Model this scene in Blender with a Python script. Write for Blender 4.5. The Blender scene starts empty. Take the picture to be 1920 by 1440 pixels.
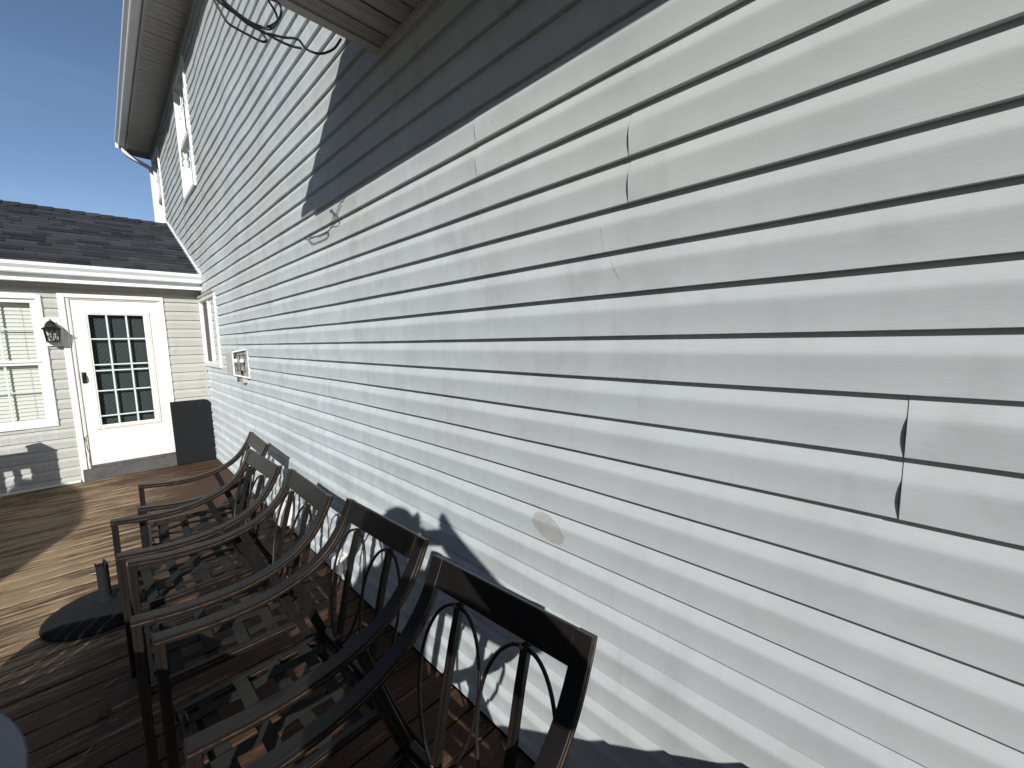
import bpy, math, random
from mathutils import Vector, Matrix, noise
random.seed(7)
S = bpy.context.scene
COL = S.collection
PI = math.pi

# ---------------------------------------------------------------- camera, sky, sun, exposure
CAMLOC = Vector((-1.016, -6.936, 1.563))
yaw, pitch, roll = 0.786706, -0.110559, -0.020443
fwd = Vector((math.sin(yaw)*math.cos(pitch), math.cos(yaw)*math.cos(pitch), math.sin(pitch)))
right = Vector((math.cos(yaw), -math.sin(yaw), 0))
up = right.cross(fwd)
r2 = right*math.cos(roll) + up*math.sin(roll)
u2 = -right*math.sin(roll) + up*math.cos(roll)
cam = bpy.data.cameras.new('camera'); cam.sensor_width = 36; cam.lens = 761.97/1920*36
cam.clip_start = 0.02; cam.clip_end = 3000
cam_ob = bpy.data.objects.new('camera', cam); COL.objects.link(cam_ob)
rot = Matrix((r2, u2, -fwd)).transposed()
cam_ob.matrix_world = Matrix.Translation(CAMLOC) @ rot.to_4x4()
S.camera = cam_ob

SUN = Vector((0.476, 0.756, -0.449)).normalized()          # direction the light travels
W = bpy.data.worlds.new('World'); S.world = W; W.use_nodes = True
wn = W.node_tree
bg = wn.nodes['Background']
sky = wn.nodes.new('ShaderNodeTexSky'); sky.sky_type = 'NISHITA'; sky.sun_disc = False
sky.sun_elevation = math.asin(-SUN.z)
sky.sun_rotation = math.atan2(-SUN.x, -SUN.y)
sky.air_density = 0.72; sky.dust_density = 0.15; sky.ozone_density = 1.6
# a few thin wisps of cirrus in the sky
wtc = wn.nodes.new('ShaderNodeTexCoord'); wmp = wn.nodes.new('ShaderNodeMapping')
wmp.inputs['Scale'].default_value = (1.3, 4.0, 6.0); wmp.inputs['Rotation'].default_value = (0.2, 0.35, 0.5)
wns = wn.nodes.new('ShaderNodeTexNoise'); wns.inputs['Scale'].default_value = 1.6; wns.inputs['Detail'].default_value = 6
wcr = wn.nodes.new('ShaderNodeMapRange'); wcr.inputs[1].default_value = 0.50; wcr.inputs[2].default_value = 0.85
wcr.inputs[3].default_value = 0.0; wcr.inputs[4].default_value = 0.10
wmx = wn.nodes.new('ShaderNodeMix'); wmx.data_type = 'RGBA'; wmx.inputs[7].default_value = (7, 8.2, 9.6, 1)
wn.links.new(wtc.outputs['Generated'], wmp.inputs[0]); wn.links.new(wmp.outputs[0], wns.inputs['Vector'])
wn.links.new(wns.outputs[0], wcr.inputs[0]); wn.links.new(wcr.outputs[0], wmx.inputs[0])
wn.links.new(sky.outputs[0], wmx.inputs[6]); wn.links.new(wmx.outputs[2], bg.inputs[0])
bg.inputs[1].default_value = 0.125
sl = bpy.data.lights.new('sun', 'SUN'); sl.energy = 5.0; sl.angle = math.radians(0.53); sl.color = (1.0, 0.975, 0.935)
so = bpy.data.objects.new('sun', sl); COL.objects.link(so)
so.rotation_euler = SUN.to_track_quat('-Z', 'Y').to_euler(); so.location = (-20, -30, 20)
S.view_settings.view_transform = 'Standard'; S.view_settings.look = 'None'
S.view_settings.exposure = 0.0; S.view_settings.gamma = 1.0; S.view_settings.use_curve_mapping = False

# ---------------------------------------------------------------- materials
class NT:
    def __init__(s, name):
        s.m = bpy.data.materials.new(name); s.m.use_nodes = True
        s.t = s.m.node_tree; s.b = s.t.nodes['Principled BSDF']; s.out = s.t.nodes['Material Output']
    def n(s, typ, **kw):
        nd = s.t.nodes.new('ShaderNode' + typ)
        for k, v in kw.items(): setattr(nd, k, v)
        return nd
    def l(s, a, b): s.t.links.new(a, b)
    def pos(s):
        return s.n('NewGeometry').outputs['Position']
    def mp(s, vec, scale=(1, 1, 1), loc=(0, 0, 0), rot=(0, 0, 0)):
        m = s.n('Mapping'); m.inputs['Scale'].default_value = scale; m.inputs['Location'].default_value = loc
        m.inputs['Rotation'].default_value = rot
        s.l(vec, m.inputs[0]); return m.outputs[0]
    def noise(s, vec, scale, detail=4, rough=0.5, dist=0):
        t = s.n('TexNoise'); t.inputs['Scale'].default_value = scale; t.inputs['Detail'].default_value = detail
        t.inputs['Roughness'].default_value = rough; t.inputs['Distortion'].default_value = dist
        s.l(vec, t.inputs['Vector']); return t.outputs[0]
    def rng(s, v, a, b, c=0.0, d=1.0):
        m = s.n('MapRange'); 
        for i, x in ((1, a), (2, b), (3, c), (4, d)): m.inputs[i].default_value = x
        s.l(v, m.inputs[0]); return m.outputs[0]
    def math(s, op, a, b=None):
        m = s.n('Math', operation=op)
        for i, x in enumerate((a, b)):
            if x is None: continue
            if isinstance(x, (int, float)): m.inputs[i].default_value = x
            else: s.l(x, m.inputs[i])
        return m.outputs[0]
    def mix(s, f, a, b, mode='MIX'):
        m = s.n('Mix', data_type='RGBA', blend_type=mode)
        for i, x in ((0, f), (6, a), (7, b)):
            if isinstance(x, (int, float)): m.inputs[i].default_value = x
            elif isinstance(x, tuple): m.inputs[i].default_value = (*x, 1) if len(x) == 3 else x
            else: s.l(x, m.inputs[i])
        return m.outputs[2]
    def bump(s, h, strength=0.3, dist=0.002):
        b = s.n('Bump'); b.inputs['Strength'].default_value = strength; b.inputs['Distance'].default_value = dist
        s.l(h, b.inputs['Height']); s.l(b.outputs[0], s.b.inputs['Normal'])
    def set(s, col=None, rough=None, metal=None, spec=None):
        for k, v in (('Base Color', col), ('Roughness', rough), ('Metallic', metal), ('Specular IOR Level', spec)):
            if v is None: continue
            if isinstance(v, tuple): s.b.inputs[k].default_value = (*v, 1)
            elif isinstance(v, (int, float)): s.b.inputs[k].default_value = v
            else: s.l(v, s.b.inputs[k])

def simple(name, col, rough=0.6, metal=0.0, var=0.12, scale=18, spec=0.5, bump=0.15):
    t = NT(name); p = t.pos()
    n1 = t.noise(p, scale, 5, 0.6); n2 = t.noise(p, scale*8, 3, 0.6)
    f = t.math('ADD', t.math('MULTIPLY', n1, 0.65), t.math('MULTIPLY', n2, 0.35))
    k = t.rng(f, 0.3, 0.7, 1-var, 1+var)
    c = t.mix(1.0, col, t.n('CombineColor').outputs[0], 'MULTIPLY')
    cc = t.t.nodes[-2] if False else None
    comb = [x for x in t.t.nodes if x.bl_idname == 'ShaderNodeCombineColor'][0]
    for i in range(3): t.l(k, comb.inputs[i])
    t.set(c, None, metal, spec)
    t.l(t.rng(n1, 0.3, 0.7, max(rough-0.08, 0.02), min(rough+0.1, 1)), t.b.inputs['Roughness'])
    if bump: t.bump(n2, bump, 0.001)
    return t.m

def siding_mat(name, base, blotch, axis='y'):
    t = NT(name); p = t.pos()
    sc = (1, 1, 1)
    # fine embossed grain running along the boards
    g = t.noise(t.mp(p, (40, 14, 420) if axis == 'y' else (14, 40, 420)), 1.0, 3, 0.7)
    g2 = t.noise(t.mp(p, (1, 1, 1)), 260, 2, 0.6)
    # oxidised chalky film with brushed edges and drips
    o1 = t.noise(t.mp(p, (1.2, 1.2, 2.6)), 1.6, 5, 0.62, 0.4)
    o2 = t.noise(t.mp(p, (9, 9, 3.0)), 1.2, 5, 0.7, 0.6)
    sep = t.n('SeparateXYZ'); t.l(p, sep.inputs[0])
    along = sep.outputs[1] if axis == 'y' else sep.outputs[0]
    if axis == 'y':
        zone = t.math('MULTIPLY', t.rng(along, -7.1, -4.3), t.rng(sep.outputs[2], 5.2, 1.2, 0.62, 1.0))
    else:
        zone = t.math('MULTIPLY', t.rng(along, -1.3, -1.6), t.rng(sep.outputs[2], 1.6, 0.5, 0.3, 0.8))
    ox = t.math('ADD', t.math('MULTIPLY', o1, 0.5), t.math('MULTIPLY', o2, 0.5))
    oxm = t.math('MULTIPLY', t.rng(ox, 0.36, 0.58, 0.45, 1.0), t.math('ADD', t.math('MULTIPLY', zone, 0.93), 0.07))
    c = t.mix(oxm, base, tuple(min(x*blotch, 0.9) for x in (base[0]*0.965, base[1]*1.0, base[2]*1.045)))
    # bright drips and scrubbed streaks in the lower siding
    dr = t.noise(t.mp(p, (26, 26, 4.0), (5, 2, 0)), 1.0, 6, 0.72, 0.8)
    low = t.math('MULTIPLY', t.rng(sep.outputs[2], 1.3, 0.6), zone)
    c = t.mix(t.math('MULTIPLY', t.math('MULTIPLY', t.rng(dr, 0.56, 0.66), low), 0.55), c, (0.72, 0.76, 0.78))
    # shading at the studs painted in as faint darker bands
    st_ = t.math('SINE', t.math('MULTIPLY', along, 2*PI/0.4064))
    st_ = t.math('MULTIPLY', t.rng(t.math('ADD', st_, t.math('MULTIPLY', t.noise(t.mp(p, (2, 2, 9)), 1.0, 2), 0.8)), 0.7, 1.5), t.rng(t.noise(t.mp(p, (1.3, 1.3, 6)), 1.0, 3), 0.46, 0.62))
    c = t.mix(t.math('MULTIPLY', st_, 0.22), c, tuple(x*0.80 for x in base))
    # dull grey smudges
    sm = t.noise(t.mp(p, (4.2, 4.2, 2.2), (3, 1, 8)), 1.5, 5, 0.6, 0.5)
    smk = t.math('MULTIPLY', t.rng(sm, 0.54, 0.70), 0.30)
    c = t.mix(smk, c, tuple(x*0.72 for x in base))
    dn = t.noise(t.mp(p, (22, 22, 3.5)), 1.0, 4, 0.65)
    c = t.mix(t.math('MULTIPLY', t.rng(dn, 0.55, 0.72), 0.16), c, tuple(x*0.78 for x in base))
    # warm tint in random patches, only on the upper wall
    w = t.noise(t.mp(p, (0.7, 0.7, 0.7), (9, 3, 1)), 1.0, 2)
    c = t.mix(t.math('MULTIPLY', t.math('MULTIPLY', t.rng(w, 0.4, 0.65), t.rng(sep.outputs[2], 1.6, 2.2)), 0.45), c, (base[0]*1.10, base[1]*1.05, base[2]*0.92))
    # scattered specks
    v = t.n('TexVoronoi', feature='DISTANCE_TO_EDGE' if False else 'F1'); v.inputs['Scale'].default_value = 9.0
    t.l(p, v.inputs['Vector'])
    sp = t.math('LESS_THAN', v.outputs[0], 0.022)
    c = t.mix(t.math('MULTIPLY', sp, 0.6), c, (0.12, 0.10, 0.08))
    gk = t.rng(g, 0.25, 0.75, 0.95, 1.04)
    comb = t.n('CombineColor')
    for i in range(3): t.l(gk, comb.inputs[i])
    c = t.mix(1.0, c, comb.outputs[0], 'MULTIPLY')
    t.set(c, None, 0.0, 0.35)
    t.l(t.rng(ox, 0.3, 0.7, 0.5, 0.72), t.b.inputs['Roughness'])
    h = t.math('ADD', t.math('MULTIPLY', g, 0.8), t.math('MULTIPLY', g2, 0.35))
    t.bump(h, 0.35, 0.0009)
    return t.m

def deck_mat():
    t = NT('stained_deck_wood'); 
    tc = t.n('TexCoord'); oi = t.n('ObjectInfo'); rnd = oi.outputs['Random']
    p = t.pos()
    add = t.n('VectorMath', operation='ADD'); comb = t.n('CombineXYZ')
    t.l(t.math('MULTIPLY', rnd, 37.0), comb.inputs[0]); t.l(t.math('MULTIPLY', rnd, 11.0), comb.inputs[2])
    t.l(p, add.inputs[0]); t.l(comb.outputs[0], add.inputs[1]); v = add.outputs[0]
    grain = t.noise(t.mp(v, (1.6, 70, 10)), 1.0, 6, 0.65, 0.35)
    fine = t.noise(t.mp(v, (7, 240, 20)), 1.0, 4, 0.6)
    wear = t.noise(t.mp(v, (2.6, 26, 4)), 1.0, 7, 0.72, 0.5)
    big = t.noise(t.mp(p, (0.8, 0.9, 1)), 1.0, 3, 0.5)
    stain = t.mix(t.rng(grain, 0.3, 0.7), (0.034, 0.019, 0.012), (0.092, 0.050, 0.029))
    stain = t.mix(t.math('MULTIPLY', rnd, 0.35), stain, (0.072, 0.032, 0.017))
    worn = t.mix(t.rng(fine, 0.3, 0.7), (0.185, 0.118, 0.062), (0.45, 0.335, 0.210))
    sepz = t.n('SeparateXYZ'); t.l(p, sepz.inputs[0])
    # worn colour grows away from the wall and towards the far end
    worn_zone = t.math('MULTIPLY', t.rng(sepz.outputs[0], -0.35, -1.15), t.rng(sepz.outputs[1], -5.6, -3.3, 0.0, 1.0))
    m = t.math('ADD', t.math('ADD', t.math('MULTIPLY', wear, 0.9), t.math('MULTIPLY', grain, 0.35)), t.math('MULTIPLY', big, 0.35))
    m = t.math('ADD', m, t.math('MULTIPLY', worn_zone, 0.20))
    m = t.math('ADD', m, t.math('MULTIPLY', t.math('SUBTRACT', rnd, 0.5), 0.10))
    mask = t.rng(m, 0.90, 1.04)
    c = t.mix(mask, stain, worn)
    # grey weathering lines in the grain
    c = t.mix(t.math('MULTIPLY', t.rng(fine, 0.60, 0.72), 0.55), c, (0.05, 0.038, 0.03))
    # knots
    vo = t.n('TexVoronoi'); vo.inputs['Scale'].default_value = 1.0; t.l(t.mp(v, (2.2, 7.0, 1.0)), vo.inputs['Vector'])
    c = t.mix(t.rng(vo.outputs[0], 0.09, 0.05), c, (0.035, 0.018, 0.010))
    t.set(c, None, 0, 0.25)
    t.l(t.rng(m, 0.8, 1.1, 0.55, 0.85), t.b.inputs['Roughness'])
    t.bump(t.math('ADD', t.math('MULTIPLY', grain, 1.0), t.math('MULTIPLY', fine, 0.5)), 0.8, 0.0035)
    return t.m

def bronze_mat():
    t = NT('dark_bronze_powder_coat'); p = t.n('TexCoord').outputs['Object']
    n = t.noise(p, 9, 5, 0.6); s = t.noise(p, 420, 2, 0.6)
    c = t.mix(t.rng(n, 0.35, 0.7), (0.0105, 0.0095, 0.0095), (0.020, 0.0165, 0.0145))
    t.set(c, None, 0.2, 0.4)
    t.l(t.rng(s, 0.3, 0.7, 0.34, 0.46), t.b.inputs['Roughness'])
    t.bump(s, 0.12, 0.0004)
    return t.m
def highlight_mat():  # highlights along the chair grooves, painted as paler copper lines
    t = NT('copper_highlight_line'); p = t.pos()
    n = t.noise(t.mp(p, (1, 1, 1)), 25, 5, 0.7)
    c = t.mix(t.rng(n, 0.35, 0.6), (0.040, 0.027, 0.020), (0.26, 0.165, 0.11))
    t.set(c, 0.38, 0.55, 0.5); return t.m

def glass_mat(name, tint=(0.90, 0.95, 0.93), refl=0.5):
    t = NT(name)
    tr = t.n('BsdfTransparent'); tr.inputs[0].default_value = (*tint, 1)
    gl = t.n('BsdfGlossy'); gl.inputs['Roughness'].default_value = 0.015; gl.inputs[0].default_value = (0.92, 0.97, 1, 1)
    w = t.noise(t.pos(), 2.2, 2); b = t.n('Bump'); b.inputs['Strength'].default_value = 0.05; b.inputs['Distance'].default_value = 0.01
    t.l(w, b.inputs['Height']); t.l(b.outputs[0], gl.inputs['Normal'])
    lw = t.n('LayerWeight'); lw.inputs[0].default_value = refl
    mx = t.n('MixShader'); t.l(t.math('MULTIPLY', lw.outputs['Fresnel'], 0.9), mx.inputs[0])
    t.l(tr.outputs[0], mx.inputs[1]); t.l(gl.outputs[0], mx.inputs[2]); t.l(mx.outputs[0], t.out.inputs[0])
    return t.m

def shingle_mat():
    t = NT('charcoal_asphalt_shingle'); rnd = t.n('ObjectInfo').outputs['Random']; p = t.pos()
    g = t.noise(p, 330, 2, 0.7); b = t.noise(p, 3, 3)
    c = t.mix(t.rng(rnd, 0.0, 1.0), (0.014, 0.016, 0.020), (0.056, 0.060, 0.064))
    c = t.mix(t.math('MULTIPLY', t.rng(b, 0.4, 0.65), 0.35), c, (0.034, 0.035, 0.047))
    c = t.mix(t.math('MULTIPLY', t.rng(g, 0.45, 0.7), 0.5), c, (0.050, 0.054, 0.060))
    t.set(c, 0.95, 0, 0.2); t.bump(g, 0.7, 0.002); return t.m

def perf_mat():
    # vented soffit vinyl: bands of small punched holes between plain ribs
    t = NT('vented_soffit_vinyl'); p = t.pos()
    sep = t.n('SeparateXYZ'); t.l(p, sep.inputs[0])
    def cell(v, k): return t.math('SUBTRACT', t.math('FRACT', t.math('MULTIPLY', v, k)), 0.5)
    a = cell(sep.outputs[0], 105.0); b = cell(sep.outputs[1], 105.0)
    d = t.math('ADD', t.math('MULTIPLY', a, a), t.math('MULTIPLY', b, b))
    hole = t.math('LESS_THAN', d, 0.075)
    band = t.math('LESS_THAN', t.math('ABSOLUTE', cell(sep.outputs[1], 1/0.1016)), 0.30)
    hb = t.math('MULTIPLY', hole, band)
    n = t.noise(p, 14, 4)
    base = t.mix(t.rng(n, 0.35, 0.65), (0.36, 0.345, 0.32), (0.42, 0.405, 0.38))
    t.set(t.mix(hb, base, (0.012, 0.011, 0.010)), 0.6, 0, 0.4); return t.m

def perf2_mat():
    t = NT('vented_eave_vinyl'); p = t.pos()
    sep = t.n('SeparateXYZ'); t.l(p, sep.inputs[0])
    def cell(v, k): return t.math('SUBTRACT', t.math('FRACT', t.math('MULTIPLY', v, k)), 0.5)
    a = cell(sep.outputs[0], 70.0); b = cell(sep.outputs[1], 26.0)
    d = t.math('ADD', t.math('MULTIPLY', a, a), t.math('MULTIPLY', b, b))
    hole = t.math('MULTIPLY', t.math('LESS_THAN', d, 0.06), 0.45)
    n = t.noise(p, 14, 4)
    base = t.mix(t.rng(n, 0.35, 0.65), (0.42, 0.40, 0.37), (0.50, 0.48, 0.45))
    t.set(t.mix(hole, base, (0.05, 0.048, 0.045)), 0.6, 0, 0.4); return t.m

def curtain_mat():
    # dark lace panel behind the door glass, trellis of crossing threads
    t = NT('dark_trellis_lace'); p = t.pos(); sep = t.n('SeparateXYZ'); t.l(p, sep.inputs[0])
    n = t.noise(p, 30, 3)
    def line(sx, sz, k, w):
        v = t.math('ADD', t.math('MULTIPLY', sep.outputs[0], sx*k), t.math('MULTIPLY', sep.outputs[2], sz*k))
        v = t.math('ADD', v, t.math('MULTIPLY', n, 0.15))
        return t.math('LESS_THAN', t.math('FRACT', v), w)
    a = line(1.0, 0.8, 22, 0.12); b = line(-1.0, 0.8, 22, 0.12); c2 = line(1.0, 0.8, 44, 0.10)
    m = t.math('MAXIMUM', a, b); m = t.math('MAXIMUM', m, t.math('MULTIPLY', c2, 0.5))
    t.set(t.mix(m, (0.085, 0.10, 0.098), (0.010, 0.012, 0.014)), 0.9, 0, 0.1); return t.m

def aged_white(name, dirt=0.35, col=(0.80, 0.80, 0.77)):
    t = NT(name); p = t.pos()
    n = t.noise(t.mp(p, (3, 3, 1.2)), 2.0, 6, 0.7, 0.4); n2 = t.noise(p, 60, 4, 0.7)
    c = t.mix(t.math('MULTIPLY', t.rng(n, 0.50, 0.72), dirt), col, (0.50, 0.44, 0.36))
    c = t.mix(t.math('MULTIPLY', t.rng(n2, 0.62, 0.72), dirt*0.6), c, (0.42, 0.36, 0.30))
    t.set(c, 0.42, 0, 0.4); t.bump(n2, 0.1, 0.0006); return t.m

def peeling_mat():
    t = NT('peeling_white_casing'); p = t.pos(); sep = t.n('SeparateXYZ'); t.l(p, sep.inputs[0])
    n = t.noise(t.mp(p, (28, 28, 5)), 1.0, 6, 0.7, 0.5)
    low = t.rng(sep.outputs[2], 0.95, 0.2)
    m = t.rng(t.math('ADD', n, t.math('MULTIPLY', low, 0.25)), 0.70, 0.74)
    bare = t.mix(t.noise(t.mp(p, (60, 60, 8)), 1.0, 4), (0.28, 0.20, 0.15), (0.10, 0.06, 0.05))
    c = t.mix(m, (0.78, 0.76, 0.71), bare)
    t.set(c, 0.6, 0, 0.3); t.bump(m, 0.4, 0.001); return t.m

M = dict(
    siding=siding_mat('painted_vinyl_siding', (0.480, 0.508, 0.504), 1.46),
    siding2=siding_mat('beige_vinyl_siding', (0.440, 0.435, 0.395), 1.08, 'x'),
    deck=deck_mat(), bronze=bronze_mat(), highlight=highlight_mat(),
    strap=simple('black_webbing', (0.024, 0.0235, 0.021), 0.9, 0, 0.2, 90, 0.15, 0.5),
    white=aged_white('white_vinyl_trim', 0.22), alum=aged_white('white_gutter_aluminium', 0.16, (0.80, 0.82, 0.82)),
    door=aged_white('cream_white_door_paint', 0.12, (0.80, 0.78, 0.72)), peel=peeling_mat(),
    shade=simple('beige_soffit_trim', (0.47, 0.45, 0.42), 0.6),
    perf=perf_mat(), perf2=perf2_mat(), shingle=shingle_mat(),
    glass=glass_mat('window_glass', (0.95, 0.955, 0.945), 0.22), glass2=glass_mat('door_glass', (0.80, 0.85, 0.84), 0.12),
    glass3=glass_mat('lamp_glass', (0.93, 0.93, 0.92), 0.15),
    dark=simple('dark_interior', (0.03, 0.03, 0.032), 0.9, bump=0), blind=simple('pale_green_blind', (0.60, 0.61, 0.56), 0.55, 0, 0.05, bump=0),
    cream=simple('cream_curtain', (0.46, 0.455, 0.41), 0.9, 0, 0.1, 8), curtain=curtain_mat(),
    screen=simple('insect_screen_mesh', (0.10, 0.10, 0.10), 0.8, 0, 0.2, 200),
    mint=simple('pale_muntin_bar', (0.64, 0.70, 0.67), 0.45, 0, 0.05),
    black=simple('black_metal_lantern', (0.012, 0.012, 0.013), 0.35, 0.3, 0.2),
    wire=simple('black_cable_jacket', (0.010, 0.010, 0.012), 0.4, 0, 0.2),
    slab=simple('charcoal_plastic_slab', (0.010, 0.0105, 0.012), 0.7, 0, 0.25, 12, 0.2),
    step=simple('weathered_grey_plank', (0.085, 0.080, 0.078), 0.85, 0, 0.4, 14),
    base=simple('black_cast_resin', (0.012, 0.0125, 0.0135), 0.8, 0, 0.35, 40, 0.2, 0.6),
    table=simple('blue_grey_speckled_tabletop', (0.040, 0.049, 0.063), 0.55, 0, 0.4, 130, 0.3, 0.3),
    tan=simple('bare_siding_patch', (0.440, 0.442, 0.425), 0.6),
    bulb=simple('frosted_bulb', (0.75, 0.74, 0.70), 0.25, 0, 0.03), refl=simple('tarnished_reflector', (0.42, 0.42, 0.40), 0.45, 0.3, 0.5),
    ground=simple('grass_ground', (0.030, 0.037, 0.016), 0.95, 0, 0.5, 2), joist=simple('pressure_treated_joist', (0.10, 0.075, 0.045), 0.9),
    canvas=simple('shadow_sail_canvas', (0.10, 0.07, 0.05), 0.9), skin=simple('skin', (0.55, 0.34, 0.25), 0.55, 0, 0.06),
    shirt=simple('navy_shirt', (0.03, 0.04, 0.08), 0.9, 0, 0.15, 60), jeans=simple('denim', (0.05, 0.07, 0.13), 0.9, 0, 0.2, 80),
    hair=simple('brown_hair', (0.04, 0.025, 0.015), 0.6, 0, 0.3, 120), shoe=simple('shoe_leather', (0.05, 0.04, 0.035), 0.6),
    phone=simple('phone_shell', (0.02, 0.02, 0.022), 0.25, 0.1), eye=simple('eye_white', (0.8, 0.8, 0.8), 0.2, 0, 0.02),
    foliage=simple('evergreen_foliage', (0.035, 0.055, 0.022), 0.8, 0, 0.4, 3, bump=0),
    box=simple('brown_shadow_box', (0.12, 0.09, 0.07), 0.7), leaf=simple('dry_leaf', (0.12, 0.06, 0.03), 0.9),
    debris=simple('pale_wood_splinter', (0.40, 0.33, 0.24), 0.9))

# ---------------------------------------------------------------- mesh helpers
class MB:
    def __init__(s): s.v = []; s.f = []
    def add(s, v, f):
        o = len(s.v); s.v += [tuple(x) for x in v]; s.f += [tuple(i+o for i in q) for q in f]; return s
    def box(s, x0, x1, y0, y1, z0, z1):
        v = [(x, y, z) for x in (x0, x1) for y in (y0, y1) for z in (z0, z1)]
        return s.add(v, [(0, 1, 3, 2), (4, 6, 7, 5), (0, 4, 5, 1), (2, 3, 7, 6), (0, 2, 6, 4), (1, 5, 7, 3)])
    def sweep(s, path, sec, upv=Vector((0, 1, 0)), cap=True, closed=False):
        # sec: list of (a,b): a along 'upv', b along tangent x upv
        path = [Vector(p) for p in path]; n = len(path); k = len(sec); vs = []
        for i, p in enumerate(path):
            a = path[(i-1) % n] if (i > 0 or closed) else p
            b = path[(i+1) % n] if (i < n-1 or closed) else p
            t = (b-a).normalized()
            if 0 < i < n-1 or closed:
                t1 = (p-a).normalized(); t2 = (b-p).normalized(); t = (t1+t2).normalized(); sc = 1/max(0.5, t.dot(t1))
            else: sc = 1
            nn = t.cross(upv); nn.normalize(); uu = nn.cross(t).normalized()
            for (x, y) in sec: vs.append(p + uu*x + nn*(y*sc))
        fs = []
        m = n if closed else n-1
        for i in range(m):
            for j in range(k):
                a = i*k+j; b = i*k+(j+1) % k; c = ((i+1) % n)*k+(j+1) % k; d = ((i+1) % n)*k+j
                fs.append((a, b, c, d))
        if cap and not closed: fs += [tuple(range(k-1, -1, -1)), tuple((n-1)*k+j for j in range(k))]
        return s.add(vs, fs)
    def tube(s, path, r, seg=8, upv=None, closed=False, cap=True):
        path = [Vector(p) for p in path]; n = len(path); vs = []
        t0 = (path[1]-path[0]).normalized(); u = t0.orthogonal().normalized()
        rr = r if isinstance(r, (list, tuple)) else [r]*n
        for i, p in enumerate(path):
            a = path[(i-1) % n] if (i > 0 or closed) else p; b = path[(i+1) % n] if (i < n-1 or closed) else p
            t = (b-a).normalized(); u = (u - t*u.dot(t)).normalized(); w = t.cross(u)
            for j in range(seg):
                an = 2*PI*j/seg; vs.append(p + u*math.cos(an)*rr[i] + w*math.sin(an)*rr[i])
        fs = []
        for i in range(n if closed else n-1):
            for j in range(seg):
                i2 = (i+1) % n; fs.append((i*seg+j, i*seg+(j+1) % seg, i2*seg+(j+1) % seg, i2*seg+j))
        if cap and not closed: fs += [tuple(range(seg-1, -1, -1)), tuple((n-1)*seg+j for j in range(seg))]
        return s.add(vs, fs)
    def lathe(s, prof, c=(0, 0, 0), seg=24):
        vs = []; k = len(prof)
        for i in range(seg):
            a = 2*PI*i/seg
            for (r, z) in prof: vs.append((c[0]+r*math.cos(a), c[1]+r*math.sin(a), c[2]+z))
        fs = [(i*k+j, ((i+1) % seg)*k+j, ((i+1) % seg)*k+j+1, i*k+j+1) for i in range(seg) for j in range(k-1)]
        return s.add(vs, fs)
    def prism(s, poly, axis, a, b):
        # poly in the two other axes, extruded along axis from a to b
        n = len(poly)
        def P(u, w, t): return {'x': (t, u, w), 'y': (u, t, w), 'z': (u, w, t)}[axis]
        v = [P(u, w, a) for u, w in poly] + [P(u, w, b) for u, w in poly]
        f = [tuple(range(n)), tuple(range(2*n-1, n-1, -1))] + [(i, i+n, (i+1) % n+n, (i+1) % n) for i in range(n)]
        return s.add(v, f)
    def build(s, name, mat, parent=None, smooth=None, bevel=0.0, loc=None):
        me = bpy.data.meshes.new(name); me.from_pydata([tuple(x) for x in s.v], [], s.f)
        import bmesh
        bm = bmesh.new(); bm.from_mesh(me); bmesh.ops.recalc_face_normals(bm, faces=bm.faces[:])
        if bevel:
            bmesh.ops.bevel(bm, geom=[e for e in bm.edges if len(e.link_faces) == 2 and e.calc_face_angle(0) > 0.6], offset=bevel, segments=1, affect='EDGES', clamp_overlap=True)
        bm.to_mesh(me); bm.free()
        me.materials.append(M[mat] if isinstance(mat, str) else mat)
        o = bpy.data.objects.new(name, me); COL.objects.link(o)
        if parent is not None: o.parent = parent
        if loc is not None: o.location = loc
        if smooth is not None:
            for p in me.polygons: p.use_smooth = True
            if smooth < 170: me.set_sharp_from_angle(angle=math.radians(smooth))
        return o

def tag(o, label=None, cat=None, group=None, kind=None):
    if label: o['label'] = label
    if cat: o['category'] = cat
    if group: o['group'] = group
    if kind: o['kind'] = kind
    return o
def thing(name, loc, label, cat, group=None, rz=0.0):
    o = bpy.data.objects.new(name, None); COL.objects.link(o); o.location = loc; o.rotation_euler = (0, 0, rz)
    o.empty_display_size = 0.1
    return tag(o, label, cat, group)
def rel(mb, loc):
    mb.v = [(x-loc[0], y-loc[1], z-loc[2]) for x, y, z in mb.v]; return mb
def box(name, x0, x1, y0, y1, z0, z1, mat, parent=None, bevel=0.0, smooth=None):
    return MB().box(x0, x1, y0, y1, z0, z1).build(name, mat, parent, smooth, bevel)
def catmull(pts, k=8):
    pts = [Vector(p) for p in pts]; P = [pts[0]*2-pts[1]] + pts + [pts[-1]*2-pts[-2]]; out = []
    for i in range(1, len(P)-2):
        a, b, c, d = P[i-1:i+3]
        for j in range(k):
            t = j/k
            out.append(0.5*((2*b) + (c-a)*t + (2*a-5*b+4*c-d)*t*t + (3*b-a-3*c+d)*t**3))
    out.append(pts[-1]); return out
def copy_tree(o, parent=None):
    c = o.copy(); COL.objects.link(c)
    if parent is not None: c.parent = parent
    for ch in [x for x in o.children]: copy_tree(ch, c)
    return c

MSCREW = simple('galvanised_screw', (0.16, 0.15, 0.14), 0.5, 0.6)
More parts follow.
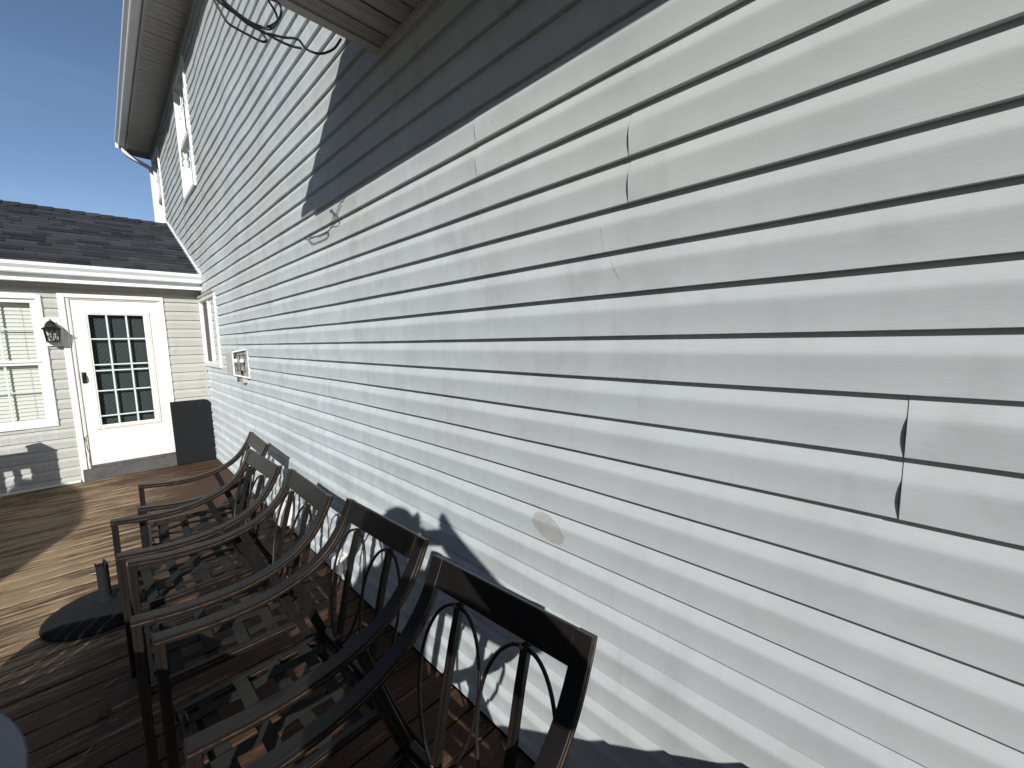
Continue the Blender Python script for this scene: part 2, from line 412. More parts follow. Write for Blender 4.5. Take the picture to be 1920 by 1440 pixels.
# ---------------------------------------------------------------- ground and deck
DZ = -0.02
g = MB().add([(-400, -400, -0.55), (400, -400, -0.55), (400, 400, -0.55), (-400, 400, -0.55)], [(0, 1, 2, 3)]).build('ground', 'ground')
tag(g, kind='structure')
deck = bpy.data.objects.new('deck', None); COL.objects.link(deck); deck['kind'] = 'structure'
pitch_b, gap = 0.138, 0.008
def board_mesh(L):
    mb = MB(); w = pitch_b-gap; c = 0.004
    mb.prism([(-w/2, -0.028), (w/2, -0.028), (w/2, -c), (w/2-c, 0), (-w/2+c, 0), (-w/2, -c)], 'x', -L, 0)
    return mb
meshes = {}
y = -0.075; i = 0
while y > -9.3:
    x_end = -0.022; x = x_end
    cuts = [4.0] if i % 2 == 0 else [3.05, 0.95]
    if i % 5 == 2: cuts = [2.44, 1.56]
    for L in cuts:
        key = round(L, 3)
        if key not in meshes: meshes[key] = None
        if meshes[key] is None:
            o = board_mesh(L-0.004).build('deck_board', 'deck', deck); meshes[key] = o.data
        else:
            o = bpy.data.objects.new('deck_board', meshes[key]); COL.objects.link(o); o.parent = deck
        o.location = (x, y + random.uniform(-0.0012, 0.0012), DZ + random.uniform(-0.0015, 0.0015))
        o.rotation_euler = (random.uniform(-0.004, 0.004), 0, random.uniform(-0.0006, 0.0006))
        x -= L
    y -= pitch_b; i += 1
for k in range(10):
    box('joist', -0.07-k*0.406, -0.03-k*0.406, -9.3, 0.0, DZ-0.24, DZ-0.0305, 'joist', deck)
box('beam', -4.0, -0.02, -9.35, -9.31, DZ-0.28, DZ-0.0295, 'joist', deck)

sc_ = MB()
for r_ in range(24, 66):
    for k in range(6):
        for q in (-0.035, 0.036):
            cx_, cy_ = -0.05-k*0.406+random.uniform(-.006, .006), -0.075-r_*pitch_b+q+random.uniform(-.005, .005)
            n = 7; vs = [(cx_+0.0042*math.cos(2*PI*j/n), cy_+0.0042*math.sin(2*PI*j/n), DZ+0.0022) for j in range(n)] + [(cx_, cy_, DZ+0.0012)]
            sc_.add(vs, [(j, (j+1) % n, n) for j in range(n)])
sc_.build('screw_heads', MSCREW, deck)['kind'] = 'stuff'

# ---------------------------------------------------------------- siding
E = 0.1143; Z0 = 1.5645
# profile: (height fraction, proud distance)
PROF = [(0.016, 0.001), (0.0, 0.0200), (0.008, 0.0209), (0.10, 0.0202), (0.20, 0.0199), (0.30, 0.0200), (0.42, 0.0207), (0.54, 0.0218), (0.60, 0.0222), (0.640, 0.0218), (0.685, 0.0200), (0.78, 0.0148), (0.88, 0.0091), (0.97, 0.0042), (1.06, 0.0012)]
def clip_prof(z0, lo, hi):
    pts = [(z0+f*E, o) for f, o in PROF]
    out = []
    for i in range(len(pts)-1):
        (za, oa), (zb, ob) = pts[i], pts[i+1]
        if i == 0:
            if za >= lo and zb >= lo and za <= hi: out = [(za, oa), (zb, ob)]
            continue
        if zb <= lo or za >= hi: continue
        a = (za, oa) if za >= lo else (lo, oa+(ob-oa)*(lo-za)/(zb-za))
        b = (zb, ob) if zb <= hi else (hi, oa+(ob-oa)*(hi-za)/(zb-za))
        if not out or abs(out[-1][0]-a[0]) > 1e-7 or abs(out[-1][1]-a[1]) > 1e-7: out.append(a)
        out.append(b)
    return out
def wave(u, z, amp):
    row = round((z-Z0)/E - 0.5)
    far = min(1.0, max(0.0, (u+5.2)/4.0))
    a = noise.noise(Vector((u*1.5, z*0.45, 3.1)))*0.0125 + noise.noise(Vector((u*3.3, row*0.30, 7.7)))*0.0055
    b = noise.noise(Vector((u*1.1, row*0.9, 1.3)))*0.0022
    dz = noise.noise(Vector((u*0.9, row*0.5, 11.0)))*0.0030 + noise.noise(Vector((u*3.0, row*0.8, 5.0)))*0.0016*(0.4+far)
    return (a*(0.10+0.90*far) + b*0.5)*amp, dz*amp
def siding(name_parent, axis, u0, u1, zlo, zhi, mat, openings, seam_fn, du=0.06, amp=1.0, zoff=0.0, trim_top=None):
    # axis 'y': wall on x=0 facing -x, u=y ; axis 'x': wall on y=0 facing -y, u=x
    k0 = math.floor((zlo-Z0-zoff)/E); 
    if (k0 + 101) % 2: k0 -= 1            # pairs start on butts at Z0 - E*(odd)
    k = k0
    while Z0+zoff+k*E < zhi:
        seams = [u0] + [s for s in seam_fn(k) if u0 < s < u1] + [u1]
        for a, b in zip(seams[:-1], seams[1:]):
            lap = 0.025 if b < u1 else 0.0     # the nearer panel laps over the one behind it
            A, B = a, b + lap
            zb0 = Z0+zoff+k*E
            cuts = {A, B}
            for (ou0, ou1, oz0, oz1) in openings:
                if oz1 > zb0 and oz0 < zb0+E*2.02:
                    for q in (ou0, ou1):
                        if A < q < B: cuts.add(q)
            cuts = sorted(cuts)
            for ua, ub in zip(cuts[:-1], cuts[1:]):
                mid = (ua+ub)/2; spans = [(zlo, zhi)]
                for (ou0, ou1, oz0, oz1) in openings:
                    if ou0 < mid < ou1:
                        ns = []
                        for lo, hi in spans:
                            if oz0 > lo: ns.append((lo, min(hi, oz0)))
                            if oz1 < hi: ns.append((max(lo, oz1), hi))
                        spans = [q for q in ns if q[1] > q[0]]
                n = max(1, int(math.ceil((ub-ua)/du)))
                us = [ua+(ub-ua)*j/n for j in range(n+1)]
                if ub == B and lap: us = sorted(set(us + [B-0.004, B-0.03, B-0.09]))
                for lo, hi in spans:
                    mb = MB()
                    for c in (0, 1):
                        zb = zb0+c*E
                        if zb >= zhi or zb+E <= zlo: continue
                        pr = clip_prof(zb, lo, hi)
                        if len(pr) < 2 or abs(pr[-1][0]-pr[0][0]) < 0.004: continue
                        vs = []; K = len(pr)
                        for u in us:
                            ox, dz = wave(u, zb+E*0.5, amp)
                            for (z, o) in pr:
                                f = (z-zb)/E
                                e = 0.0
                                if lap and ub == B:   # free end bows out a little between bottom lock and bevel
                                    w = math.exp(-((B-u)/0.07))
                                    e = 0.0014 + 0.0034*w*max(0, math.sin(PI*min(1, max(0, (f-0.02)/0.62))))
                                    e *= (1.0 if (B-u) < 0.5 else max(0, 1-(B-u-0.5)/0.4))
                                oo = max(o+ox*max(0.35, min(1, o/0.018))*0.9 + e, 0.0004)
                                vs.append((-oo, u, z+dz) if axis == 'y' else (u, -oo, z+dz))
                        fs = [(i*K+j, (i+1)*K+j, (i+1)*K+j+1, i*K+j+1) for i in range(len(us)-1) for j in range(K-1)]
                        mb.add(vs, fs)
                    if mb.f: mb.build('siding_panel', mat, name_parent, 30)
        k += 2

def sheathing(parent, axis, u0, u1, z0, z1, openings, off=0.0, mat='dark'):
    us = sorted({u0, u1} | {q for o in openings for q in o[:2] if u0 < q < u1}); zs = sorted({z0, z1} | {q for o in openings for q in o[2:] if z0 < q < z1})
    mb = MB()
    for a, b in zip(us[:-1], us[1:]):
        for c, d in zip(zs[:-1], zs[1:]):
            mu, mz = (a+b)/2, (c+d)/2
            if any(o[0] < mu < o[1] and o[2] < mz < o[3] for o in openings): continue
            if axis == 'y': mb.box(off, off+0.02, a, b, c, d)
            else: mb.box(a, b, off, off+0.02, c, d)
    mb.build('wall', mat, parent)

house = thing('house', (0, 0, 0), 'two-storey house wall clad in pale grey dutch-lap siding beside the deck', 'house')
YN = -9.2; YE = 3.46
OPEN_Y = [(-1.045, -0.035, 1.300, 2.165), (-0.56, 0.26, 3.52, 4.92), (2.50, 3.26, 3.60, 4.90)]
def seams_main(k):
    spec = {-3: [-6.957, -3.2], -1: [-4.05, 0.4], 3: [-6.407, -2.75], 5: [-5.813, -2.16], -5: [-4.106, -0.46], -7: [-7.6, -3.9], 1: [-8.2, -4.55], 7: [-4.9, -1.25], 9: [-7.3, -3.64], -9: [-5.0, -1.35], -11: [-5.93, -2.3], -13: [-4.3, -0.7]}
    if k in spec: return spec[k]
    s = -7.9 + ((k*0.737) % 3.66)
    return [s, s+3.66, s+7.32]
siding(house, 'y', YN, YE, DZ+0.012, 5.14, 'siding', OPEN_Y, seams_main, 0.05)
sheathing(house, 'y', YN, YE, -0.5, 5.3, OPEN_Y, 0.0)
box('corner_post', -0.032, 0.05, YE, YE+0.075, 2.5, 5.14, 'white', house, 0.004)
box('wall', 0.0, 0.04, YE+0.08, YE+0.12, -0.5, 5.3, 'dark', house)
box('starter_strip', -0.013, -0.001, YN, -0.02, DZ+0.002, DZ+0.011, 'white', house)
# end wall beyond the corner (turns away)
box('wall', 0.05, 8.0, YE+0.03, YE+0.06, -0.5, 5.4, 'shade', house)

# upper eave ------------------------------------------------------
SZ = 5.14
nsp = 0
yy = -9.0
while yy < 3.55:
    w = 0.305
    mb = MB()
    for q in range(3):
        a = yy+q*0.1016; mb.box(-0.345, -0.002, a+(0.010 if q == 0 else 0.003), a+0.0986, SZ, SZ+0.012)
    mb.box(-0.345, -0.002, yy, yy+w-0.001, SZ+0.006, SZ+0.014)
    mb.build('soffit_panel', 'perf2', house); yy += w
box('soffit_trim', -0.020, -0.001, -9.0, YE, SZ-0.022, SZ-0.001, 'shade', house)
box('fascia', -0.372, -0.347, -9.0, 3.58, SZ-0.012, SZ+0.16, 'shade', house)
def gutter_prof(s=1.0): return [(0, 0.0), (-0.070*s, 0.0), (-0.078*s, 0.012*s), (-0.080*s, 0.045*s), (-0.108*s, 0.080*s), (-0.112*s, 0.112*s), (-0.105*s, 0.116*s), (-0.105*s, 0.106*s), (-0.098*s, 0.106*s), (-0.100*s, 0.084*s), (-0.073*s, 0.049*s), (-0.070*s, 0.008*s), (-0.006*s, 0.006*s), (-0.006*s, 0.116*s), (0, 0.116*s)]
mb = MB().prism([(-0.374+a, SZ+0.018+b) for a, b in gutter_prof(1.15)], 'y', -9.0, 3.60)
mb.build('gutter', 'alum', house)
box('gutter_end_cap', -0.374-0.125, -0.374, 3.601, 3.606, SZ+0.018, SZ+0.150, 'alum', house)
box('roof', -0.46, 3.0, -9.0, 3.62, SZ+0.17, SZ+0.20, 'dark', house).rotation_euler = (0, 0, 0)
# main roof plane
mb = MB().add([(-0.42, -9.1, SZ+0.19), (-0.42, 3.64, SZ+0.19), (3.6, 3.64, SZ+1.9), (3.6, -9.1, SZ+1.9), (-0.42, -9.1, SZ+0.215), (-0.42, 3.64, SZ+0.215), (3.6, 3.64, SZ+1.925), (3.6, -9.1, SZ+1.925)], [(0, 1, 2, 3), (7, 6, 5, 4), (0, 4, 5, 1), (1, 5, 6, 2), (2, 6, 7, 3), (3, 7, 4, 0)])
mb.build('roof', 'shingle', house)
# downspout with its elbows
dp = catmull([(-0.40, 3.50, SZ+0.03), (-0.40, 3.50, SZ-0.05), (-0.33, 3.50, SZ-0.12), (-0.17, 3.50, SZ-0.20), (-0.06, 3.50, SZ-0.26), (-0.045, 3.50, SZ-0.36), (-0.045, 3.50, SZ-0.60)], 4) + [Vector((-0.045, 3.50, 2.6))]
sec = [(-0.036, -0.026), (-0.012, -0.026), (-0.008, -0.023), (0.008, -0.023), (0.012, -0.026), (0.036, -0.026), (0.036, 0.026), (-0.036, 0.026)]
MB().sweep(dp, sec, Vector((0, 1, 0))).build('downspout', 'white', house, 40)

# windows --------------------------------------------------------
def frame_rect(mb, axis, u0, u1, z0, z1, w, o0, o1):
    def bx(a, b, c, d):
        if axis == 'y': mb.box(-o1, -o0, a, b, c, d)
        else: mb.box(a, b, -o1, -o0, c, d)
    bx(u0, u1, z0, z0+w); bx(u0, u1, z1-w, z1); bx(u0, u0+w, z0+w+0.0004, z1-w-0.0004); bx(u1-w, u1, z0+w+0.0004, z1-w-0.0004)
def bar(mb, axis, a, b, c, d, o0, o1):
    if axis == 'y': mb.box(-o1, -o0, a, b, c, d)
    else: mb.box(a, b, -o1, -o0, c, d)
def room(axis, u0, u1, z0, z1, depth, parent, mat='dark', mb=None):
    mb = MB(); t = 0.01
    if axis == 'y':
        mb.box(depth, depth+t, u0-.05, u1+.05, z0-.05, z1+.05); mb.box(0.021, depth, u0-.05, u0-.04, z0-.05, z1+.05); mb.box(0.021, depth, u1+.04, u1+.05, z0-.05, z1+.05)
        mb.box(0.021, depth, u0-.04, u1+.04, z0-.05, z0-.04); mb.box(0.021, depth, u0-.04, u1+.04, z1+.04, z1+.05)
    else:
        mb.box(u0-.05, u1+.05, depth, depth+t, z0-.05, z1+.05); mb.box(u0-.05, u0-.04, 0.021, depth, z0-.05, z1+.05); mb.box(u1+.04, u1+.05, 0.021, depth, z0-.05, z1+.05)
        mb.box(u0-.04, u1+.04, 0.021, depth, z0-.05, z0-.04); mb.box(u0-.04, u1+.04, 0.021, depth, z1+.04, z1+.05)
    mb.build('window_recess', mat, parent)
def pane(axis, u0, u1, z0, z1, o, mat, parent):
    if axis == 'y': v = [(-o, u0, z0), (-o, u1, z0), (-o, u1, z1), (-o, u0, z1)]
    else: v = [(u0, -o, z0), (u1, -o, z0), (u1, -o, z1), (u0, -o, z1)]
    MB().add(v, [(0, 1, 2, 3)]).build('pane', mat, parent)
def window(parent, axis, u0, u1, z0, z1, label):
    mb = MB(); frame_rect(mb, axis, u0, u1, z0, z1, 0.045, 0.0, 0.040)
    w = mb.build('window', 'white', parent, None, 0.003); w['label'] = label
    mb = MB(); frame_rect(mb, axis, u0+0.046, u1-0.046, z0+0.046, z1-0.046, 0.016, -0.06, 0.018); mb.build('sill', 'white', w)
    return w
def curtain(parent, axis, u0, u1, z0, z1, d, mat, amp=0.006, k=26.0):
    mb = MB(); n = max(8, int((u1-u0)/0.012)); vs = []
    for i in range(n+1):
        u = u0+(u1-u0)*i/n; o = d + amp*math.sin(u*k*2*PI/2.6)+amp*0.4*math.sin(u*k*4.1)
        for z in (z0, z1): vs.append((o, u, z) if axis == 'y' else (u, o, z))
    mb.add(vs, [(2*i, 2*i+1, 2*i+3, 2*i+2) for i in range(n)]); mb.build('curtain', mat, parent, 180)

# slider window on the main wall
u0, u1, z0, z1 = -1.065, -0.020, 1.285, 2.180
w = window(house, 'y', u0, u1, z0, z1, 'white slider window beside the inside corner')
mb = MB(); bar(mb, 'y', -0.555, -0.505, z0+0.063, z1-0.063, -0.03, 0.024); frame_rect(mb, 'y', -1.002, -0.556, z0+0.063, z1-0.063, 0.022, -0.03, 0.010); mb.build('sash', 'white', w)
pane('y', -0.98, -0.556, z0+0.085, z1-0.085, 0.0085, 'glass', w)
for gy in (-0.85, -0.70): box('muntin', -0.0075, -0.002, gy-0.006, gy+0.006, 1.371, 2.094, 'mint', w)
for gk in range(7): box('muntin', -0.0018, 0.003, -0.979, -0.557, 1.371+0.0904*(gk+1)-0.005, 1.371+0.0904*(gk+1)+0.005, 'mint', w)  # bars added in place of siding lines reflected in the glass
pane('y', -0.504, -0.083, z0+0.063, z1-0.063, 0.002, 'screen', w)
curtain(w, 'y', -1.02, -0.52, z0+0.03, z1-0.03, 0.09, 'cream'); room('y', u0, u1, z0, z1, 0.4, w)
box('head_flashing', -0.052, -0.0405, u0-0.015, -0.022, z1+0.0005, z1+0.028, 'siding2', w)
# upper double-hung windows
for (u0, u1, z0, z1, lb) in ((-0.585, 0.285, 3.500, 4.955, 'tall double-hung upstairs window under the eave'), (2.475, 3.285, 3.58, 4.955, 'double-hung upstairs window nearest the downspout')):
    w = window(house, 'y', u0, u1, z0, z1, lb); zm = (z0+z1)/2-0.04
    mb = MB(); bar(mb, 'y', u0+0.063, u1-0.063, zm-0.03, zm+0.03, -0.03, 0.020); mb.build('sash', 'white', w)
    pane('y', u0+0.06, u1-0.06, zm+0.03, z1-0.06, -0.004, 'glass', w); pane('y', u0+0.06, u1-0.06, z0+0.06, zm-0.03, -0.018, 'glass', w)
    mb = MB(); um = (u0+u1)/2
    for q in (-0.13, 0.13): bar(mb, 'y', um+q-0.008, um+q+0.008, zm+0.031, z1-0.064, 0.0, 0.008)
    bar(mb, 'y', u0+0.064, u1-0.064, (zm+z1)/2-0.008, (zm+z1)/2+0.008, 0.0082, 0.0105); mb.build('muntin', 'white', w)
    curtain(w, 'y', u0+0.03, u1-0.03, z0+0.03, z1-0.03, 0.10, 'cream'); room('y', u0, u1, z0, z1, 0.45, w)

# low porch roof overhanging the near part of the wall -----------
PY = -5.13; PZ = 2.845; PW = 0.545
porch = thing('porch_roof', (0, PY, PZ), 'low overhanging roof with perforated soffit above the near deck', 'roof')
L = (0, PY, PZ)
yy = PY-0.018
while yy > -9.2:
    mb = MB()
    for q in range(3):
        b = yy-q*0.1016
        mb.box(-PW+0.03, -0.028, b-0.0975, b-0.004, PZ+0.008, PZ+0.014)
        mb.box(-PW+0.03, -0.028, b-0.1016, b-0.0975, PZ+0.016, PZ+0.020)
    rel(mb, L).build('soffit_panel', 'perf', porch); yy -= 0.3049
rel(MB().box(-PW, -0.001, PY-0.042, PY, PZ, PZ+0.006).box(-PW, -0.001, PY-0.012, PY, PZ+0.0065, PZ+0.05), L).build('soffit_trim', 'shade', porch)
rel(MB().box(-0.030, -0.016, -9.2, PY-0.043, PZ-0.002, PZ+0.007).box(-0.0155, -0.001, -9.2, PY-0.001, PZ-0.022, PZ-0.0005), L).build('wall_channel', 'shade', porch)
rel(MB().box(-PW-0.02, -PW, -9.2, PY, PZ, PZ+0.17), L).build('fascia', 'alum', porch)
rel(MB().prism([(-0.001, PZ+0.055), (-PW-0.001, PZ+0.055), (-PW-0.001, PZ+0.20), (-0.001, 3.285)], 'y', PY-0.010, PY-0.0005), L).build('gable_end', 'shade', porch)
rel(MB().prism([(-PW-0.021+a, PZ+0.145+b*0.4) for a, b in gutter_prof(1.1)], 'y', -9.2, PY+0.002), L).build('gutter', 'alum', porch)
rel(MB().prism([(-0.001, 3.288), (-0.001, 3.318), (-0.700, 3.036), (-0.700, 3.010)], 'y', -9.2, PY+0.012), L).build('roof', 'shingle', porch)

# ---------------------------------------------------------------- the back wing
wing = thing('house_wing', (-1.5, 0, 0), 'single-storey wing with beige siding, white glazed door and charcoal shingle roof', 'house')
wl = (-1.5, 0, 0)
XL = -6.5
OPEN_X = [(-1.312, -0.412, -0.1, 2.17), (-2.30, -1.455, 0.70, 2.13), (-5.2, -3.2, 0.7, 2.1)]
class Off:  # wing parts are placed in world space under an offset empty
    pass
_wing_parts = []
def wing_build(fn):
    before = set(bpy.data.objects); fn(); return [o for o in bpy.data.objects if o not in before]
def seams_back(k): return [-3.1 - ((k*0.61) % 1.6)] if k % 4 else [-2.9]
wing.location = (0, 0, 0)
siding(wing, 'x', XL, -0.040, DZ+0.03, 2.27, 'siding2', OPEN_X, seams_back, 0.12, 0.28, -0.008)
sheathing(wing, 'x', XL, 0.0, -0.5, 2.6, OPEN_X[:2], 0.0, 'dark')
box('corner_post', -0.042, -0.0235, -0.030, -0.001, DZ+0.002, 2.27, 'siding2', wing)
box('base_trim', XL, -1.330, -0.028, -0.003, DZ+0.004, DZ+0.030, 'white', wing)

# door, casing, threshold
d = MB()
gx0, gx1, gz0, gz1 = -1.092, -0.612, 0.630, 1.945
dx0, dx1, dz0, dz1 = -1.228, -0.462, 0.158, 2.118
d.box(dx0, gx0-0.03, 0.0, 0.035, dz0, dz1).box(gx1+0.03, dx1, 0.0, 0.035, dz0, dz1).box(gx0-0.0298, gx1+0.0298, 0.0, 0.035, dz0, gz0-0.03).box(gx0-0.0298, gx1+0.0298, 0.0, 0.035, gz1+0.03, dz1)
door = d.build('door', 'door', wing); door['label'] = 'cream-white glazed entry door with a dark handle'
mb = MB()
for (a, b, c, e, o) in ((gx0-0.062, gx0, gz0-0.05, gz1+0.05, 0), (gx1, gx1+0.062, gz0-0.05, gz1+0.05, 0), (gx0+0.0003, gx1-0.0003, gz0-0.05, gz0, 0), (gx0+0.0003, gx1-0.0003, gz1, gz1+0.05, 0)):
    mb.box(a, b, -0.014, 0.005, c, e)
    mb.box(a+0.014, b-0.014, -0.021, -0.0142, c+0.014, e-0.014)
mb.build('glazing_frame', 'door', door, None, 0.003)
pane('x', gx0, gx1, gz0, gz1, -0.008, 'glass2', door)
cw = 0.016
for gx in (gx0+0.315*(gx1-gx0), gx0+0.675*(gx1-gx0)):
    box('muntin', gx-cw/2, gx+cw/2, -0.006, 0.006, gz0, gz1, 'mint', door)
for gz in (1.662, 1.356, 1.285, 1.042, 0.738):
    box('muntin', gx0, gx1, -0.0085, 0.0, gz-0.0075, gz+0.0075, 'mint', door)
MB().add([(gx0-.03, 0.055, gz0-.05), (gx1+.03, 0.055, gz0-.05), (gx1+.03, 0.055, gz1+.05), (gx0-.03, 0.055, gz1+.05)], [(0, 1, 2, 3)]).build('lace_panel', 'curtain', door)
room('x', dx0+0.05, dx1-0.05, 0.3, 2.0, 0.5, door)
hb = catmull([(-1.195, -0.012, 1.245), (-1.198, -0.035, 1.262), (-1.192, -0.048, 1.235), (-1.186, -0.045, 1.19), (-1.186, -0.012, 1.165)], 5)
hd = MB().tube(hb, 0.008, 8); hd.box(-1.208, -1.172, -0.010, -0.0008, 1.145, 1.275); hd.build('handle', 'black', door, 40, 0.0)
MB().tube([(-1.190, -0.03, 1.205), (-1.190, -0.0105, 1.205)], 0.015, 10).build('latch_button', 'black', door)
for hz in (0.35, 0.62, 1.35, 1.90):
    MB().tube([(-0.455, -0.006, hz-0.045), (-0.455, -0.006, hz+0.045)], 0.0055, 8).box(-0.475, -0.4405, -0.003, -0.0006, hz-0.045, hz+0.045).build('hinge', 'white', door)
# casing: profiled brick mould
def mould(x0, x1, z0, z1, mat, nm='door_casing'):
    mb = MB(); mb.box(x0, x1, -0.036, 0.015, z0, z1); return mb.build(nm, mat, wing, None, 0.004)
mould(-1.318, -1.262, DZ+0.002, 2.182, 'door'); mould(-0.4365, -0.402, 0.02, 2.182, 'door')
mould(-1.2615, -0.437, 2.135, 2.182, 'door')
mb = MB().box(-1.2615, -1.2292, -0.016, 0.015, 0.02, 2.1345); mb.box(-1.254, -1.2365, -0.020, -0.0162, 0.03, 2.13); mb.build('door_jamb', 'peel', wing, None, 0.002)
mb = MB().box(-0.4615, -0.4368, -0.016, 0.015, 0.16, 2.1345); mb.box(-0.454, -0.444, -0.020, -0.0162, 0.17, 2.13); mb.build('door_jamb', 'door', wing, None, 0.002)
box('door_jamb', -1.2288, -0.4620, -0.014, 0.015, 2.119, 2.1345, 'door', wing)
box('threshold', -1.2288, -0.437, -0.040, 0.03, 0.128, 0.157, 'step', wing, 0.003)
box('step_board', -1.302, -0.420, -0.055, -0.031, DZ+0.001, 0.127, 'step', wing, 0.003)

# left window: white frame, double-hung, mini-blind inside
WX0, WX1, WZ0, WZ1 = -2.335, -1.437, 0.682, 2.150
w = window(wing, 'x', WX0, WX1, WZ0, WZ1, 'white double-hung window with pale blinds left of the door')
mb = MB(); frame_rect(mb, 'x', WX0-0.012, WX1+0.012, WZ0-0.014, WZ1+0.012, 0.028, 0.0, 0.019); mb.build('trim', 'white', w)
bx0, bx1 = WX0+0.062, WX1-0.062
mb = MB()
frame_rect(mb, 'x', bx0, bx1, 1.412, WZ1-0.062, 0.026, -0.005, 0.016)
frame_rect(mb, 'x', bx0, bx1, WZ0+0.062, 1.411, 0.030, -0.025, 0.002); mb.build('sash', 'white', w, None, 0.002)
box('lock', -1.90, -1.86, -0.024, -0.0165, 1.44, 1.452, 'shade', w)
pane('x', bx0+0.026, bx1-0.026, 1.438, WZ1-0.088, -0.004, 'glass', w); pane('x', bx0+0.03, bx1-0.03, WZ0+0.092, 1.381, -0.018, 'glass', w)
cols = [bx0+0.03+(bx1-bx0-0.06)*f for f in (1/3, 2/3)]
for cx_ in cols:
    box('muntin', cx_-0.008, cx_+0.008, 0.0045, 0.010, 1.438, WZ1-0.088, 'mint', w)
    box('muntin', cx_-0.008, cx_+0.008, 0.0185, 0.024, WZ0+0.092, 1.381, 'mint', w)
box('muntin', bx0+0.026, bx1-0.026, 0.0105, 0.015, 1.768, 1.784, 'mint', w)
box('muntin', bx0+0.03, bx1-0.03, 0.0245, 0.029, 1.077, 1.093, 'mint', w)
mb = MB(); z = WZ0+0.05
while z < WZ1-0.05:       # nearly closed slats
    mb.add([(bx0-.01, 0.0655, z), (bx1+.01, 0.0655, z), (bx1+.01, 0.0780, z+0.0500), (bx0-.01, 0.0780, z+0.0500)], [(0, 1, 2, 3)]); z += 0.0430
bl = mb.build('blind_slats', 'blind', w); bl['kind'] = 'stuff'
for cx_ in (bx0+0.10, (bx0+bx1)/2, bx1-0.10): MB().tube([(cx_, 0.056, WZ0+0.04), (cx_, 0.066, WZ1-0.05)], 0.0012, 5).build('cord', 'cream', w)
room('x', WX0, WX1, WZ0, WZ1, 0.4, w)
# second window further along the wing, outside the frame
w = window(wing, 'x', -5.2, -3.2, 0.68, 2.12, 'wide white window further along the wing'); pane('x', -5.15, -3.25, 0.73, 2.07, 0.004, 'glass', w)
curtain(w, 'x', -5.16, -3.24, 0.72, 2.08, 0.08, 'cream'); room('x', -5.2, -3.2, 0.68, 2.12, 0.4, w)

# eave of the wing: soffit, fascia, gutter
xx = -0.014
while xx > XL:
    MB().box(xx-0.252, xx-0.006, -0.168, -0.001, 2.287, 2.294).box(xx-0.2535, xx-0.2525, -0.168, -0.001, 2.278, 2.2865).box(xx-0.006, xx, -0.168, -0.001, 2.293, 2.297).build('soffit_panel', 'shade', wing); xx -= 0.254
box('soffit_trim', XL, -0.014, -0.020, -0.0005, 2.270, 2.2865, 'shade', wing)
MB().prism([(-0.190, 2.278), (-0.169, 2.278), (-0.169, 2.44), (-0.186, 2.44), (-0.186, 2.302), (-0.205, 2.300), (-0.205, 2.282)], 'x', XL, -0.014).build('fascia', 'alum', wing)
MB().prism([(-0.187+a, 2.360+b) for a, b in gutter_prof(0.98)], 'x', XL, -0.0155).build('gutter', 'alum', wing)
# roof deck and individual shingle tabs
EY, EZ, RY, RZ = -0.245, 2.462, 2.262, 3.605
sv = Vector((0, RY-EY, RZ-EZ)); SL = sv.length; sv.normalize(); nv = Vector((0, -sv.z, sv.y))
def rp(x, s, h): p = Vector((x, EY, EZ)) + sv*s + nv*h; return p
mb = MB(); a = [rp(XL, 0, -0.02), rp(-0.002, 0, -0.02), rp(-0.002, SL, -0.02), rp(XL, SL, -0.02)]; b = [rp(XL, 0, -0.001), rp(-0.002, 0, -0.001), rp(-0.002, SL, -0.001), rp(XL, SL, -0.001)]
mb.add(a+b, [(0, 3, 2, 1), (4, 5, 6, 7), (0, 1, 5, 4), (1, 2, 6, 5), (2, 3, 7, 6), (3, 0, 4, 7)]).build('roof_deck', 'dark', wing)
mb = MB().add([(XL, RY+0.001, RZ-0.02), (-0.002, RY+0.001, RZ-0.02), (-0.002, 2*RY+0.3, EZ-0.1), (XL, 2*RY+0.3, EZ-0.1)], [(0, 1, 2, 3)]).build('roof_slope', 'shingle', wing)
EXPO = 0.146; nr = int(SL/EXPO)
def tab(x0, x1, s0, lift):
    # slightly wedge-shaped slab: thick butt edge, tucked under the course above
    A = [rp(x0, s0, 0.001), rp(x1, s0, 0.001), rp(x1, s0+EXPO+0.03, 0.0005), rp(x0, s0+EXPO+0.03, 0.0005)]
    B = [rp(x0, s0, 0.012+lift), rp(x1, s0, 0.012+lift), rp(x1, s0+EXPO+0.03, 0.002), rp(x0, s0+EXPO+0.03, 0.002)]
    return A+B, [(0, 3, 2, 1), (4, 5, 6, 7), (0, 1, 5, 4), (1, 2, 6, 5), (2, 3, 7, 6), (3, 0, 4, 7)]
stuff = MB(); cnt = 0
for r in range(nr+1):
    s0 = r*EXPO - 0.02; x = -0.03 - random.uniform(0, 0.2)
    if s0 + EXPO > SL + 0.05: break
    first = True; xr = -0.016
    while xr > XL:
        wd = random.uniform(0.09, 0.30); x0 = max(xr-wd, XL)
        hi = random.random() < 0.5
        v, f = tab(x0+0.001, xr-0.001, s0-(0.0 if hi else -0.004), 0.010 if hi else 0.0)
        if xr > -2.75 and cnt < 298:
            MB().add(v, f).build('shingle', 'shingle', wing); cnt += 1
        else: stuff.add(v, f)
        xr = x0
st = stuff.build('shingles', 'shingle', wing); st['kind'] = 'stuff'
xr = -0.04
